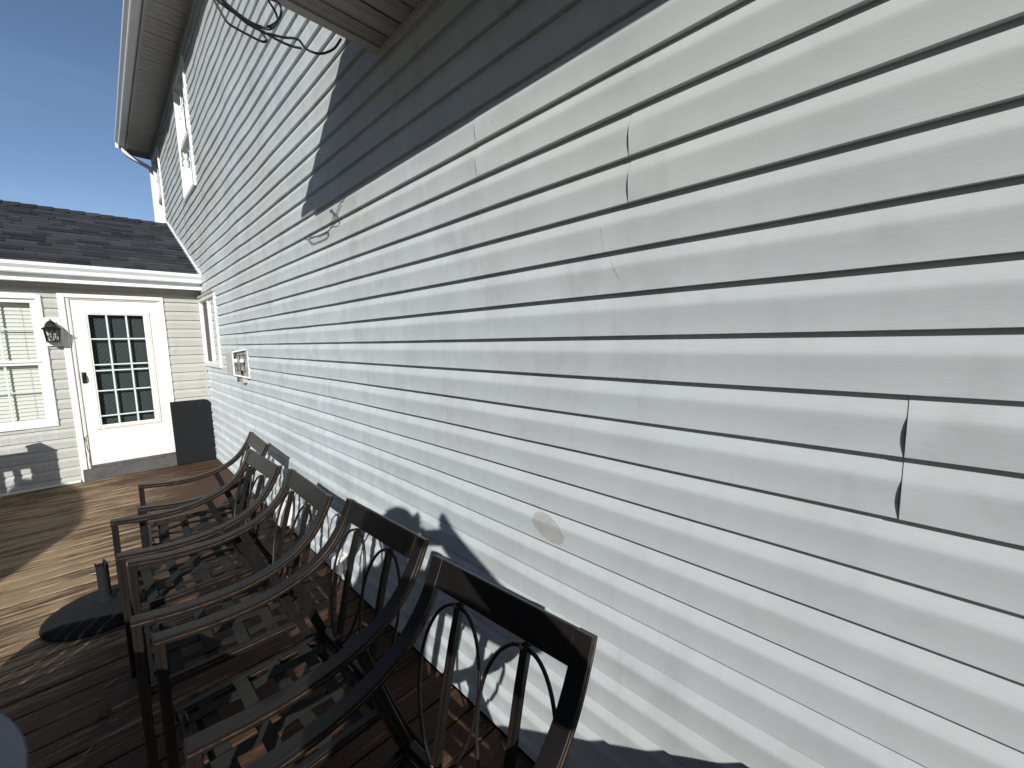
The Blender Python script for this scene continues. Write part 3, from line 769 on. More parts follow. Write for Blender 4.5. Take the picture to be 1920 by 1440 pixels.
while xr > -4.5:
    mb = MB()
    for sg in (0,):
        v = [(xr-0.2, RY-0.15, RZ-0.045), (xr, RY-0.15, RZ-0.035), (xr, RY, RZ+0.035), (xr-0.2, RY, RZ+0.022), (xr, RY+0.15, RZ-0.035), (xr-0.2, RY+0.15, RZ-0.045),
             (xr-0.2, RY-0.15, RZ-0.065), (xr, RY-0.15, RZ-0.055), (xr, RY, RZ+0.01), (xr-0.2, RY, RZ), (xr, RY+0.15, RZ-0.055), (xr-0.2, RY+0.15, RZ-0.065)]
        mb.add(v, [(0, 1, 2, 3), (3, 2, 4, 5), (6, 9, 8, 7), (9, 11, 10, 8), (0, 6, 7, 1), (4, 10, 11, 5), (1, 7, 8, 2), (2, 8, 10, 4), (0, 3, 9, 6), (3, 5, 11, 9)])
    mb.build('ridge_cap', 'shingle', wing); xr -= 0.16
# wall flashing where the wing roof meets the tall wall
a, b = rp(0, -0.02, 0.0), rp(0, SL+0.02, 0.0)
mb = MB(); mb.add([(-0.036, a.y, a.z+0.012), (-0.036, b.y, b.z+0.012), (-0.036, b.y, b.z+0.045), (-0.036, a.y, a.z+0.045), (-0.001, a.y, a.z+0.012), (-0.001, b.y, b.z+0.012), (-0.001, b.y, b.z+0.045), (-0.001, a.y, a.z+0.045)], [(0, 1, 2, 3), (4, 7, 6, 5), (3, 2, 6, 7), (0, 4, 5, 1), (0, 3, 7, 4), (1, 5, 6, 2)]).build('flashing', 'white', wing)

# ---------------------------------------------------------------- lamps and fittings
lan = thing('wall_lantern', (-1.386, -0.002, 1.60), 'black coach lantern on a white block between window and door', 'lantern'); ll = (-1.386, -0.002, 1.60)
lx = -1.386
rel(MB().box(lx-0.078, lx+0.078, -0.042, -0.0165, 1.585, 1.905), ll).build('mounting_block', 'white', lan, None, 0.006)
rel(MB().tube([(lx, -0.043, 1.80), (lx, -0.06, 1.815), (lx, -0.085, 1.83)], 0.010, 8), ll).build('arm', 'black', lan, 40)
cy = -0.105
def sq(hw, z): return [(lx-hw, cy-hw, z), (lx+hw, cy-hw, z), (lx+hw, cy+hw, z), (lx-hw, cy+hw, z)]
mb = MB(); rings = [sq(0.012, 1.868), sq(0.030, 1.850), sq(0.044, 1.822), sq(0.050, 1.797), sq(0.074, 1.780), sq(0.072, 1.772)]
vs = [p for r_ in rings for p in r_]; fs = [tuple(range(4)), tuple(range(23, 19, -1))]
for i in range(5):
    for j in range(4): fs.append((i*4+j, i*4+(j+1) % 4, (i+1)*4+(j+1) % 4, (i+1)*4+j))
mb.add(vs, fs); mb.tube([(lx, cy, 1.865), (lx, cy, 1.890)], [0.008, 0.004], 8); rel(mb, ll).build('roof', 'black', lan)
mb = MB()
for sx in (-1, 1):
    for sy in (-1, 1):
        mb.tube([(lx+sx*0.058, cy+sy*0.058, 1.771), (lx+sx*0.046, cy+sy*0.046, 1.640)], 0.0045, 6)
for z, hw in ((1.700, 0.0525), (1.640, 0.047)):
    mb.sweep([Vector(p) for p in sq(hw, z)], [(-0.003, -0.003), (0.003, -0.003), (0.003, 0.003), (-0.003, 0.003)], Vector((0, 0, 1)), closed=True)
for f in (-0.33, 0.33):
    for (ax, s) in (('x', -1), ('x', 1), ('y', -1), ('y', 1)):
        if ax == 'x': mb.tube([(lx+f*0.058, cy+s*0.058, 1.771), (lx+f*0.046, cy+s*0.046, 1.640)], 0.0028, 5)
        else: mb.tube([(lx+s*0.058, cy+f*0.058, 1.771), (lx+s*0.046, cy+f*0.046, 1.640)], 0.0028, 5)
mb.box(lx-0.05, lx+0.05, cy-0.05, cy+0.05, 1.630, 1.636)
rel(mb, ll).build('cage', 'black', lan)
mb = MB()
for j in range(4):
    a1, b1 = sq(0.055, 1.770)[j], sq(0.055, 1.770)[(j+1) % 4]; a2, b2 = sq(0.0435, 1.640)[j], sq(0.0435, 1.640)[(j+1) % 4]
    mb.add([a1, b1, b2, a2], [(0, 1, 2, 3)])
rel(mb, ll).build('glass', 'glass3', lan)
for q in (-0.018, 0.018): rel(MB().lathe([(0.001, 0), (0.010, 0.004), (0.013, 0.03), (0.008, 0.06), (0.001, 0.075)], (lx+q, cy, 1.665), 10), ll).build('bulb', 'bulb', lan, 180)

# floodlight box on the tall wall beyond the chairs
fl = thing('wall_floodlight', (-0.016, -2.0, 1.35), 'small glass-fronted floodlight box on the grey wall beside the slider window', 'floodlight'); fo = (-0.016, -2.0, 1.35)
A0 = Vector((-0.016, -2.33, 0)); B0 = Vector((-0.105, -2.12, 0)); D0 = Vector((-0.135, -1.97, 0)); C0 = Vector((-0.016, -1.66, 0))
zb, zt = 1.262, 1.515
dd = (B0-A0).normalized(); nn = Vector((dd.y, -dd.x, 0)); nn = nn if nn.x < 0 else -nn
def P3(v, z): return (v.x, v.y, z)
mb = MB()
mb.add([P3(B0, zb), P3(D0, zb+0.01), P3(D0, zt-0.045), P3(B0, zt-0.03)], [(0, 1, 2, 3)])
mb.add([P3(D0, zb+0.01), P3(C0, zb+0.02), P3(C0, zt-0.03), P3(D0, zt-0.045)], [(0, 1, 2, 3)])
mb.add([P3(A0, zt), P3(B0, zt-0.03), P3(D0, zt-0.045), P3(C0, zt-0.03)], [(0, 1, 2, 3)]); mb.add([P3(A0, zb-0.03), P3(B0, zb), P3(D0, zb+0.01), P3(C0, zb+0.02)], [(0, 1, 2, 3)])
rel(mb, fo).build('housing', 'shade', fl)
mb = MB()
def edge(p, q, r=0.008): mb.sweep([Vector(p), Vector(q)], [(-r, -r), (r, -r), (r, r), (-r, r)], Vector((0.3, 0.2, 0.9)).normalized() if abs(p[2]-q[2]) < 0.06 else Vector((1, 0, 0)))
edge(P3(A0, zb-0.03), P3(A0, zt), 0.012); edge(P3(B0, zb), P3(B0, zt-0.03), 0.006); edge(P3(A0, zt), P3(B0, zt-0.03), 0.007); edge(P3(A0, zb-0.03), P3(B0, zb), 0.007)
rel(mb, fo).build('frame', 'white', fl)
mb = MB().add([P3(A0, zb-0.03), P3(B0, zb), P3(B0, zt-0.03), P3(A0, zt)], [(0, 1, 2, 3)]); rel(mb, fo).build('glass', 'glass3', fl)
mb = MB()
for i in range(4):
    for j in range(5):
        if (i*3+j*5) % 7 == 3: continue
        pa = A0.lerp(B0, 0.04+0.24*i) + Vector((0, 0.03+0.015*((i+j) % 2), 0)); pb = A0.lerp(B0, 0.26+0.24*i) + Vector((0, 0.03+0.02*((i*2+j) % 3), 0))
        za = zb-0.01+j*0.051; mb.add([P3(pa, za), P3(pb, za+0.004), P3(pb, za+0.046), P3(pa, za+0.049)], [(0, 1, 2, 3)])
rel(mb, fo).build('reflector', 'refl', fl)
for f in (0.40, 0.80):
    c_ = A0.lerp(B0, f) + Vector((-0.0, 0.020, 1.40)); rel(MB().lathe([(0.0005, -0.024), (0.017, -0.016), (0.024, 0), (0.017, 0.016), (0.0005, 0.024)], c_, 12), fo).build('bulb', 'bulb', fl, 180)
rel(MB().box(-0.06, -0.016, -2.24, -2.12, 1.185, 1.230), fo).build('bracket', 'shade', fl)

# weatherproof outlet low on the wall between the chairs
ou = thing('outdoor_outlet', (-0.014, -4.33, 0.12), 'white weatherproof outlet cover low on the wall behind the chairs', 'outlet'); oo = (-0.014, -4.33, 0.12)
rel(MB().box(-0.034, -0.0155, -4.405, -4.265, 0.045, 0.205), oo).build('plate', 'white', ou, None, 0.004)
rel(MB().box(-0.085, -0.0342, -4.385, -4.285, 0.075, 0.185), oo).build('cover', 'white', ou, None, 0.01)
rel(MB().tube(catmull([(-0.062, -4.34, 0.074), (-0.06, -4.345, 0.04), (-0.075, -4.36, 0.0), (-0.10, -4.40, -0.010)], 5), 0.007, 8), oo).build('cord', 'wire', ou, 180)
# white vent hood low on the wall, further along
vh = thing('vent_hood', (-0.014, -3.2, 0.1), 'white plastic vent hood low on the wall behind the far chairs', 'vent'); vo_ = (-0.014, -3.2, 0.1)
rel(MB().box(-0.036, -0.0155, -3.34, -3.04, 0.02, 0.25), vo_).build('flange', 'white', vh, None, 0.005)
rel(MB().prism([(-0.0365, 0.05), (-0.11, 0.05), (-0.09, 0.14), (-0.0365, 0.22)], 'y', -3.31, -3.07), vo_).build('hood', 'white', vh, None, 0.004)

# charcoal slab leaning in the corner
sb_ = thing('plastic_panel', (-0.23, -0.04, DZ), 'charcoal rounded-corner panel standing in the corner right of the door', 'panel'); so_ = (-0.23, -0.04, DZ)
pts = [(-0.446, 0), (-0.030, 0), (-0.016, 0.015), (-0.010, 0.40), (-0.017, 0.740)]
for k in range(6):
    a = PI/2*k/5; pts.append((-0.100+0.082*math.cos(a), 0.768+0.082*math.sin(a)))
pts += [(-0.452, 0.850)]
mb = MB().prism([(x_, z_+DZ+0.001) for x_, z_ in pts], 'y', -0.080, -0.031); rel(mb, so_).build('panel', 'slab', sb_, None, 0.006)
mb = MB()
for k in range(9): mb.box(-0.013+0.002*(k % 2), -0.004, -0.070, -0.030, 0.05+k*0.075, 0.05+k*0.075+0.03+0.02*(k % 3 == 0))
rel(mb, so_).build('edge_clips', 'slab', sb_, None, 0.002)['kind'] = 'stuff'

# bare patch and pencil marks on the siding (thin paint film / graphite lines follow the boards)
def on_wall(y, z, lift=0.0009):
    k = math.floor((z-Z0)/E); zb = Z0+k*E; f = (z-zb)/E
    for i in range(1, len(PROF)-1):
        if PROF[i][0] <= f <= PROF[i+1][0]:
            t = (f-PROF[i][0])/(PROF[i+1][0]-PROF[i][0]); o = PROF[i][1]+(PROF[i+1][1]-PROF[i][1])*t
    ox, dz = wave(y, zb+E*0.5, 1.0)
    return Vector((-(max(o+ox*max(0.35, min(1, o/0.018))*0.9, 0.0004)+lift), y, z+dz))
mb = MB(); vs = []; ny, nz = 10, 8
for i in range(ny+1):
    for j in range(nz+1):
        f, g_ = i/ny, j/nz
        rr = math.sin(PI*min(1, max(0, 0.10+0.80*g_)))**0.35
        y_ = -6.098 + (f-0.5)*0.132*rr + 0.016*(g_-0.5) + (0.010*noise.noise(Vector((g_*5, i*3.0, 2.0))) if i in (0, ny) else 0)
        z_ = 0.932 + (g_-0.5)*0.086*(0.80+0.20*math.sin(PI*f)) + 0.05*(f-0.5)*0.25
        vs.append(on_wall(y_, z_, 0.0006))
mb.add(vs, [(i*(nz+1)+j, (i+1)*(nz+1)+j, (i+1)*(nz+1)+j+1, i*(nz+1)+j+1) for i in range(ny) for j in range(nz)])
mb.build('bare_patch', 'tan', house, 180)
pm = simple('graphite_mark', (0.40, 0.41, 0.41), 0.7)
for pts in ([(-5.88, 1.14), (-5.86, 1.09), (-5.84, 1.06), (-5.93, 1.045), (-5.92, 1.03), (-5.99, 1.035)], [(-5.78, 1.33), (-5.80, 1.28), (-5.83, 1.25), (-5.80, 1.225)], [(-5.80, 1.85), (-5.81, 1.80), (-5.805, 1.74), (-5.80, 1.68), (-5.795, 1.63)],
            [(-5.75, 1.48), (-5.78, 1.46), (-5.79, 1.42)], [(-6.02, 1.00), (-6.06, 0.995), (-6.10, 0.99)], [(-6.30, 1.86), (-6.31, 1.80), (-6.34, 1.75), (-6.36, 1.71)], [(-4.2, 2.10), (-4.28, 2.0), (-4.38, 1.93), (-4.42, 1.86)]):
    P = []
    for (a, b) in zip(pts[:-1], pts[1:]):
        n = 8
        for i in range(n): P.append(on_wall(a[0]+(b[0]-a[0])*i/n+random.uniform(-.0015, .0015), a[1]+(b[1]-a[1])*i/n, 0.0003))
    MB().tube(P, 0.0006, 4).build('pencil_mark', pm, house)

# ---------------------------------------------------------------- hanging cables
cb = thing('cable_bundle', (-0.3, -5.1, 2.9), 'tangle of black cables hanging from the porch roof corner', 'cables'); co_ = (-0.3, -5.1, 2.9)
for pts, r in [([(-0.262, -5.302, 2.714), (-0.287, -5.284, 2.675), (-0.33, -5.262, 2.65), (-0.373, -5.247, 2.654), (-0.401, -5.244, 2.676), (-0.449, -5.233, 2.666), (-0.5, -5.229, 2.658), (-0.524, -5.198, 2.679), (-0.554, -5.161, 2.713), (-0.59, -5.116, 2.754), (-0.622, -5.079, 2.797), (-0.644, -5.059, 2.834)], 0.0048), ([(-0.622, -5.077, 2.793), (-0.61, -5.085, 2.765), (-0.59, -5.1, 2.718), (-0.572, -5.123, 2.695), (-0.536, -5.172, 2.659), (-0.51, -5.207, 2.636), (-0.5, -5.223, 2.637), (-0.505, -5.219, 2.65), (-0.514, -5.21, 2.668), (-0.548, -5.169, 2.707), (-0.584, -5.128, 2.756), (-0.606, -5.106, 2.791)], 0.0048), ([(-0.5, -5.263, 2.767), (-0.492, -5.256, 2.749), (-0.474, -5.25, 2.732), (-0.47, -5.261, 2.698), (-0.473, -5.238, 2.691), (-0.492, -5.233, 2.672), (-0.512, -5.217, 2.679), (-0.53, -5.193, 2.693), (-0.554, -5.163, 2.718), (-0.584, -5.128, 2.756), (-0.602, -5.11, 2.785)], 0.0045), ([(-0.492, -5.258, 2.757), (-0.49, -5.331, 2.708), (-0.49, -5.362, 2.673), (-0.49, -5.351, 2.654), (-0.49, -5.305, 2.658), (-0.492, -5.236, 2.68), (-0.51, -5.22, 2.675), (-0.524, -5.2, 2.685), (-0.56, -5.156, 2.725), (-0.596, -5.115, 2.774), (-0.614, -5.097, 2.803)], 0.0045), ([(-0.388, -5.242, 2.652), (-0.423, -5.233, 2.649), (-0.466, -5.228, 2.652), (-0.492, -5.228, 2.655), (-0.512, -5.213, 2.667), (-0.542, -5.174, 2.695), (-0.572, -5.139, 2.733), (-0.602, -5.107, 2.778), (-0.62, -5.091, 2.812)], 0.005)]:
    rel(MB().tube(catmull(pts, 9), r*0.86, 8), co_).build('cable', 'wire', cb, 180)

# ---------------------------------------------------------------- patio chairs
HW = 0.30
ARM = [(-0.003, 0.870), (0.016, 0.828), (0.050, 0.765), (0.092, 0.708), (0.145, 0.660), (0.205, 0.626), (0.280, 0.600), (0.370, 0.583), (0.470, 0.578), (0.570, 0.583), (0.650, 0.593), (0.706, 0.600)]
def chair(loc, rz, label):
    t = thing('patio_armchair', loc, label, 'armchair', 'dark metal patio armchairs lined up along the siding', rz)
    armp = [Vector((-d_, 0, z_)) for d_, z_ in ARM]
    sm = catmull(armp, 4)
    front = []
    a, b = 0.0245, 0.0140
    sec = [(-a+0.002, -b), (a-0.002, -b), (a, -b+0.002), (a, -0.0035), (a-0.0016, -0.0025), (a-0.0016, 0.0025), (a, 0.0035), (a, b-0.002), (a-0.002, b), (-a+0.002, b), (-a, b-0.002), (-a, 0.0035), (-a+0.0016, 0.0025), (-a+0.0016, -0.0025), (-a, -0.0035), (-a, -b+0.002)]
    highlight = [(-0.0013, -0.0016), (0.0013, -0.0016), (0.0013, 0.0016), (-0.0013, 0.0016)]
    for s in (-1, 1):
        mb = MB(); mb.sweep([p + Vector((0, s*(HW-a), 0)) for p in sm + front[:2]], sec); arm = mb.build('armrest', 'bronze', t, 30)
        ed = MB()
        for sd in (-1, 1):
            for off_ in (0.0,):
                pth = []
                pp = sm + front[:1]
                for i, p in enumerate(pp):
                    t_ = (pp[min(i+1, len(pp)-1)] - pp[max(i-1, 0)]).normalized(); n_ = Vector((0, 1, 0)).cross(t_); n_ = n_ if n_.z > 0 else -n_
                    pth.append(p + n_*off_ + Vector((0, s*(HW-a) + sd*(a+0.0001), 0)))
                ed.sweep(pth, [(x_*0.9, y_*0.9) for x_, y_ in highlight])
        ed.build('highlight_strip', 'highlight', arm, None)  # groove highlight built as a paler strip
        mb = MB(); mb.sweep([Vector((-0.6915, s*(HW-a), 0.5865)), Vector((-0.693, s*(HW-a), 0.40)), Vector((-0.695, s*(HW-a), 0.012))], sec); leg = mb.build('leg', 'bronze', t, 30)
        MB().box(-0.711, -0.679, s*(HW-a)-0.026, s*(HW-a)+0.026, 0.0, 0.0118).build('foot_cap', 'wire', leg)
        pr = [Vector((-0.262, s*(HW-a-0.001), 0.600)), Vector((-0.205, s*(HW-a-0.001), 0.430)), Vector((-0.120, s*(HW-a-0.001), 0.200)), Vector((-0.035, s*(HW-a-0.001), 0.012))]
        mb = MB(); mb.sweep(catmull(pr, 5), [(x_*0.85, y_*1.2) for x_, y_ in sec]); leg = mb.build('leg', 'bronze', t, 30)
        MB().box(-0.055, -0.018, s*(HW-a-0.001)-0.022, s*(HW-a-0.001)+0.022, 0.0, 0.0118).build('foot_cap', 'wire', leg)
        # seat side rail
        mb = MB().box(-0.676, -0.178, s*0.262-0.013, s*0.262+0.013, 0.290, 0.326); rl = mb.build('seat_rail', 'bronze', t, None, 0.003)
        ed = MB()
        for sd in (-1, 1): ed.box(-0.674, -0.180, s*0.262+sd*0.0136-0.0008, s*0.262+sd*0.0136+0.0008, 0.3115, 0.3145)
        ed.build('highlight_strip', 'highlight', rl)
    # top rail
    p0, p1 = Vector((0.003, 0, 0.870)), Vector((-0.034, 0, 0.792)); dn = (p1-p0).normalized(); nr_ = Vector((dn.z, 0, -dn.x)).normalized()*0.0105
    mb = MB(); w_ = HW-2*a+0.0002
    q_ = [p0+nr_, p1+nr_, p1-nr_, p0-nr_]
    mb.add([(p.x, -w_, p.z) for p in q_] + [(p.x, w_, p.z) for p in q_], [(0, 1, 2, 3), (7, 6, 5, 4), (0, 4, 5, 1), (1, 5, 6, 2), (2, 6, 7, 3), (3, 7, 4, 0)])
    mb.build('top_rail', 'bronze', t, None, 0.003)
    # lower back rail, front and rear seat rails
    MB().box(-0.176, -0.150, -HW+2*a, HW-2*a, 0.318, 0.345).build('back_rail', 'bronze', t, None, 0.003)
    MB().box(-0.674, -0.650, -0.248, 0.248, 0.290, 0.326).build('seat_rail', 'bronze', t, None, 0.003)
    MB().box(-0.205, -0.179, -0.248, 0.248, 0.290, 0.316).build('seat_rail', 'bronze', t, None, 0.003)
    # back bars and leaf-shaped hoops
    def bk(z): f = (0.80-z)/(0.80-0.34); return -0.045 - 0.118*f**0.85 if f > 0 else -0.045
    for yc in (-0.128, 0.128):
        pth = [Vector((bk(z), yc, z)) for z in (0.795, 0.70, 0.60, 0.50, 0.42, 0.343)]
        q = 0.0115; MB().sweep(pth, [(-q, -q*0.8), (-0.004, -q*0.8), (0, -q*0.65), (0.004, -q*0.8), (q, -q*0.8), (q, q*0.8), (0.004, q*0.8), (0, q*0.65), (-0.004, q*0.8), (-q, q*0.8)]).build('back_bar', 'bronze', t, 30)
        for s in (-1, 1):
            pts = []
            for k in range(29):
                f = 0.5-0.5*math.cos(PI*k/28); z_ = 0.787 - f*0.440; w_ = 0.1175*math.sin(PI*f**0.85)**0.55
                pts.append((bk(z_)-0.001, yc + s*(0.009+w_), z_))
            MB().tube(pts, 0.0056, 7).build('back_hoop', 'bronze', t, 180)
        for z_ in (0.788, 0.350):
            MB().lathe([(0.0005, -0.006), (0.0085, -0.003), (0.0085, 0.003), (0.0005, 0.006)], (bk(z_)-0.004, yc+0.010, z_), 8).build('weld', 'highlight', t, 180)
    # webbing: side-to-side straps and front-to-back straps, interlaced
    xs = [-0.265, -0.375, -0.485, -0.595]; ys = [-0.185, -0.062, 0.062, 0.185]
    for i, x_ in enumerate(xs):
        pth = [Vector((x_, -0.248, 0.322))]
        for j, y_ in enumerate(ys): pth.append(Vector((x_, y_, 0.3245 if (i+j) % 2 else 0.3165)))
        pth.append(Vector((x_, 0.248, 0.322)))
        MB().sweep(catmull(pth, 4), [(-0.021, -0.0011), (0.021, -0.0011), (0.021, 0.0011), (-0.021, 0.0011)], Vector((1, 0, 0))).build('webbing_strap', 'strap', t, 40)
    for j, y_ in enumerate(ys):
        pth = [Vector((-0.195, y_, 0.319))]
        for i, x_ in enumerate(xs): pth.append(Vector((x_, y_, 0.3165 if (i+j) % 2 else 0.3245)))
        pth.append(Vector((-0.660, y_, 0.322)))
        MB().sweep(catmull(pth, 4), [(-0.021, -0.0011), (0.021, -0.0011), (0.021, 0.0011), (-0.021, 0.0011)], Vector((0, 1, 0))).build('webbing_strap', 'strap', t, 40)
    # spring clips along the front rail and a lower stretcher
    for y_ in ys: MB().tube([(-0.655, y_-0.022, 0.333), (-0.655, y_+0.022, 0.333)], 0.0075, 8).build('spring_clip', 'bronze', t, 40)
    MB().tube([(-0.620, -0.262, 0.283), (-0.620, 0.262, 0.283)], 0.0095, 8).build('stretcher', 'bronze', t, 40)
    MB().tube([(-0.240, -0.262, 0.283), (-0.240, 0.262, 0.283)], 0.0095, 8).build('stretcher', 'bronze', t, 40)
    return t
CH = [(-0.272, -6.135, 4.2, 'nearest dark metal patio armchair, its open back filling the bottom of the photo'),
      (-0.268, -5.427, 2.3, 'second patio armchair from the camera, photographer\'s shadow falling across its top rail'),
      (-0.322, -4.740, -1.2, 'middle patio armchair of the row, between two others on each side'),
      (-0.358, -4.044, 1.4, 'second patio armchair from the far end, set furthest out from the wall'),
      (-0.232, -3.405, -3.0, 'furthest patio armchair of the row, nearest the door and corner panel')]
first = None
for (x_, y_, rz_, lb) in CH:
    if first is None: first = chair((x_, y_, DZ), math.radians(rz_), lb)
    else:
        c = copy_tree(first); c.location = (x_, y_, DZ); c.rotation_euler = (0, 0, math.radians(rz_)); c['label'] = lb

# ---------------------------------------------------------------- umbrella base left on the deck
UB = (-1.135, -3.55, DZ)
ub = thing('umbrella_base', UB, 'round black umbrella base with a torn empty tube standing by the chairs', 'umbrella base')
prof = [(0.268, 0.0), (0.274, 0.010), (0.270, 0.022), (0.250, 0.036), (0.20, 0.052), (0.13, 0.064), (0.06, 0.071), (0.045, 0.075), (0.001, 0.075)]
MB().lathe(prof, (0, 0, 0), 64).build('dome', 'base', ub, 60)
mb = MB(); n = 20; z0_, z1_ = 0.070, 0.285
ro, ri = 0.0275, 0.0245
vs = []
for k in range(n):
    a_ = 2*PI*k/n; jag = 0.010*random.random() + (0.020 if k in (3, 4, 12) else 0)
    for (r_, z_) in ((ro, z0_), (ro, z1_-0.012), (ro*1.02, z1_+jag), (ri, z1_+jag-0.003), (ri, z0_)): vs.append((r_*math.cos(a_), r_*math.sin(a_), z_))
mb.add(vs, [(k*5+j, ((k+1) % n)*5+j, ((k+1) % n)*5+j+1, k*5+j+1) for k in range(n) for j in range(4)]); tb = mb.build('tube', 'base', ub, 35)
for k in range(7):   # torn plastic shards around the rim
    a_ = 2*PI*k/7+0.3; c_, s_ = math.cos(a_), math.sin(a_); h_ = random.uniform(0.010, 0.028); o_ = random.uniform(0.0, 0.012)
    MB().add([(ro*c_-0.009*s_, ro*s_+0.009*c_, z1_-0.004), (ro*c_+0.009*s_, ro*s_-0.009*c_, z1_-0.004), ((ro+o_)*c_, (ro+o_)*s_, z1_+h_), ((ro-0.003)*c_, (ro-0.003)*s_, z1_+h_*0.5)], [(0, 1, 2), (0, 2, 3), (1, 3, 2), (0, 3, 1)]).build('torn_rim', 'wire', tb)
MB().tube([(-0.026, 0.006, 0.245), (-0.044, 0.010, 0.245)], 0.0085, 8).build('knob', 'wire', tb)
MB().lathe([(0.001, 0.0), (0.040, 0.0), (0.038, 0.012), (0.0285, 0.018)], (0, 0, 0.071), 24).build('collar', 'base', ub, 40)

# ---------------------------------------------------------------- round table whose edge enters at the lower left
TC = (-1.885, -5.60, DZ); TR = 0.69; TZ = 0.715
tb = thing('patio_table', TC, 'blue-grey speckled patio tabletop just entering the lower left corner', 'table')
dv = Vector((0.655, 0.755)); nvv = Vector((-0.755, 0.655))
cuts = [-1.0, 0.415, 0.482, 0.545, 0.605, 1.0]
outl = [(-1.2, -5.70), (-1.263, -5.455), (-1.42, -5.22), (-1.68, -4.98), (-1.95, -4.835), (-2.14, -4.815), (-2.25, -4.91), (-2.29, -5.08), (-2.27, -5.42), (-2.19, -5.80), (-2.0, -6.12), (-1.70, -6.28), (-1.40, -6.18), (-1.245, -5.97)]
oc = [Vector((x_-TC[0], y_-TC[1], 0)) for x_, y_ in outl]
sm_ = []
for i_ in range(len(oc)):
    a0_, a1_, a2_, a3_ = [oc[(i_+k_) % len(oc)] for k_ in (-1, 0, 1, 2)]
    for k_ in range(5):
        t_ = k_/5; sm_.append(0.5*((2*a1_)+(a2_-a0_)*t_+(2*a0_-5*a1_+4*a2_-a3_)*t_*t_+(3*a1_-a0_-3*a2_+a3_)*t_**3).to_2d())
def clip(poly, n_, c_, keep):      # keep the part with keep*(n.p - c) >= 0
    out = []
    for i_ in range(len(poly)):
        p_, q_ = poly[i_], poly[(i_+1) % len(poly)]; dp, dq = keep*(n_.dot(p_)-c_), keep*(n_.dot(q_)-c_)
        if dp >= 0: out.append(p_)
        if (dp >= 0) != (dq >= 0): out.append(p_ + (q_-p_)*(dp/(dp-dq)))
    return out
for a_, b_ in zip(cuts[:-1], cuts[1:]):
    pl_ = clip(clip([p.copy() for p in sm_], nvv, a_+0.004, 1), nvv, b_-0.004, -1)
    if len(pl_) > 2: MB().prism([tuple(p) for p in pl_], 'z', TZ-0.022-DZ, TZ-DZ).build('top_panel', 'table', tb, None, 0.004)
for k in range(4):
    a_ = PI/4+k*PI/2; c_, s_ = math.cos(a_), math.sin(a_)
    MB().tube([(0.46*c_, 0.46*s_, 0.008), (0.44*c_, 0.44*s_, 0.4), (0.42*c_, 0.42*s_, TZ-DZ-0.024)], 0.017, 10).build('leg', 'bronze', tb, 60)
MB().tube([(0.42*math.cos(2*PI*k/24), 0.42*math.sin(2*PI*k/24), TZ-DZ-0.04) for k in range(24)], 0.010, 8, closed=True).build('apron', 'bronze', tb, 60)

# box added behind and right of the camera to cast the low wall shadow
bx_ = thing('added_shadow_box', (-0.42, -7.32, DZ), 'low brown box added outside the view at the near right for its wall shadow', 'storage box'); bo = (-0.42, -7.32, DZ)
rel(MB().box(-0.74, -0.07, -7.60, -7.00, DZ, 0.64), bo).build('body', 'box', bx_, None, 0.01); rel(MB().box(-0.76, -0.05, -7.62, -6.98, 0.6405, 0.70), bo).build('lid', 'box', bx_, None, 0.012)

# deck guard rail out of frame at the left; its shadow reaches the wing wall
gr = thing('deck_railing', (-2.15, -0.91, DZ), 'brown wooden guard rail of the deck left of the view', 'railing'); go = (-2.15, -0.91, DZ)
rel(MB().box(-2.220, -2.085, -0.975, -0.845, DZ-0.1, 0.965), go).build('post', 'joist', gr, None, 0.004)
rel(MB().add([(-2.224, -0.98, 0.966), (-2.080, -0.98, 0.966), (-2.080, -0.84, 0.966), (-2.224, -0.84, 0.966), (-2.224, -0.98, 0.99), (-2.12, -0.98, 1.01), (-2.12, -0.84, 1.01), (-2.224, -0.84, 0.99)], [(0, 3, 2, 1), (4, 5, 6, 7), (0, 1, 5, 4), (1, 2, 6, 5), (2, 3, 7, 6), (3, 0, 4, 7)]), go).build('post_cap', 'joist', gr)
rel(MB().box(-4.02, -2.2205, -0.98, -0.84, 0.885, 0.92), go).build('rail', 'joist', gr, None, 0.003)
rel(MB().box(-4.02, -2.2205, -0.93, -0.89, 0.78, 0.8845), go).build('rail', 'joist', gr, None, 0.003)
rel(MB().box(-4.02, -2.2205, -0.93, -0.89, 0.07, 0.11), go).build('rail', 'joist', gr, None, 0.003)
mb0 = None
for k in range(14):
    x_ = -2.355-k*0.118
    if mb0 is None: mb0 = rel(MB().box(x_-0.018, x_+0.018, -0.928, -0.892, 0.1105, 0.7795), go).build('baluster', 'joist', gr)
    else:
        o_ = mb0.copy(); COL.objects.link(o_); o_.location = (-k*0.118, 0, 0)
# sail added out of frame, outlined to cast the shadow at far left
pu = thing('added_shadow_sail', (-4.6, -5.0, DZ), 'brown canvas sail on three poles, added left of the view and shaped for its shadow', 'shade sail'); po = (-4.6, -5.0, DZ)
shp = [(-1.93, -0.06), (-1.80, 0.08), (-1.62, 0.21), (-1.50, 0.10), (-1.40, -0.22), (-1.345, -0.50), (-1.312, -0.85), (-1.300, -1.20), (-1.305, -1.60), (-1.345, -1.80), (-1.41, -2.00), (-1.652, -2.57), (-2.10, -3.30), (-2.9, -3.2), (-3.3, -2.2), (-3.2, -1.2), (-2.6, -0.4)]
k_ = 2.2/0.449
pl = [(x_-0.476*k_, y_-0.756*k_) for x_, y_ in shp]
rel(MB().prism(pl, 'z', 2.2, 2.206), po).build('sail', 'canvas', pu)
for (x_, y_) in (pl[2], pl[8], pl[13]): rel(MB().tube([(x_-0.05, y_-0.05, DZ+0.001 if x_ > -4.0 else -0.56), (x_-0.05, y_-0.05, 2.199)], 0.03, 10), po).build('pole', 'bronze', pu, 60)

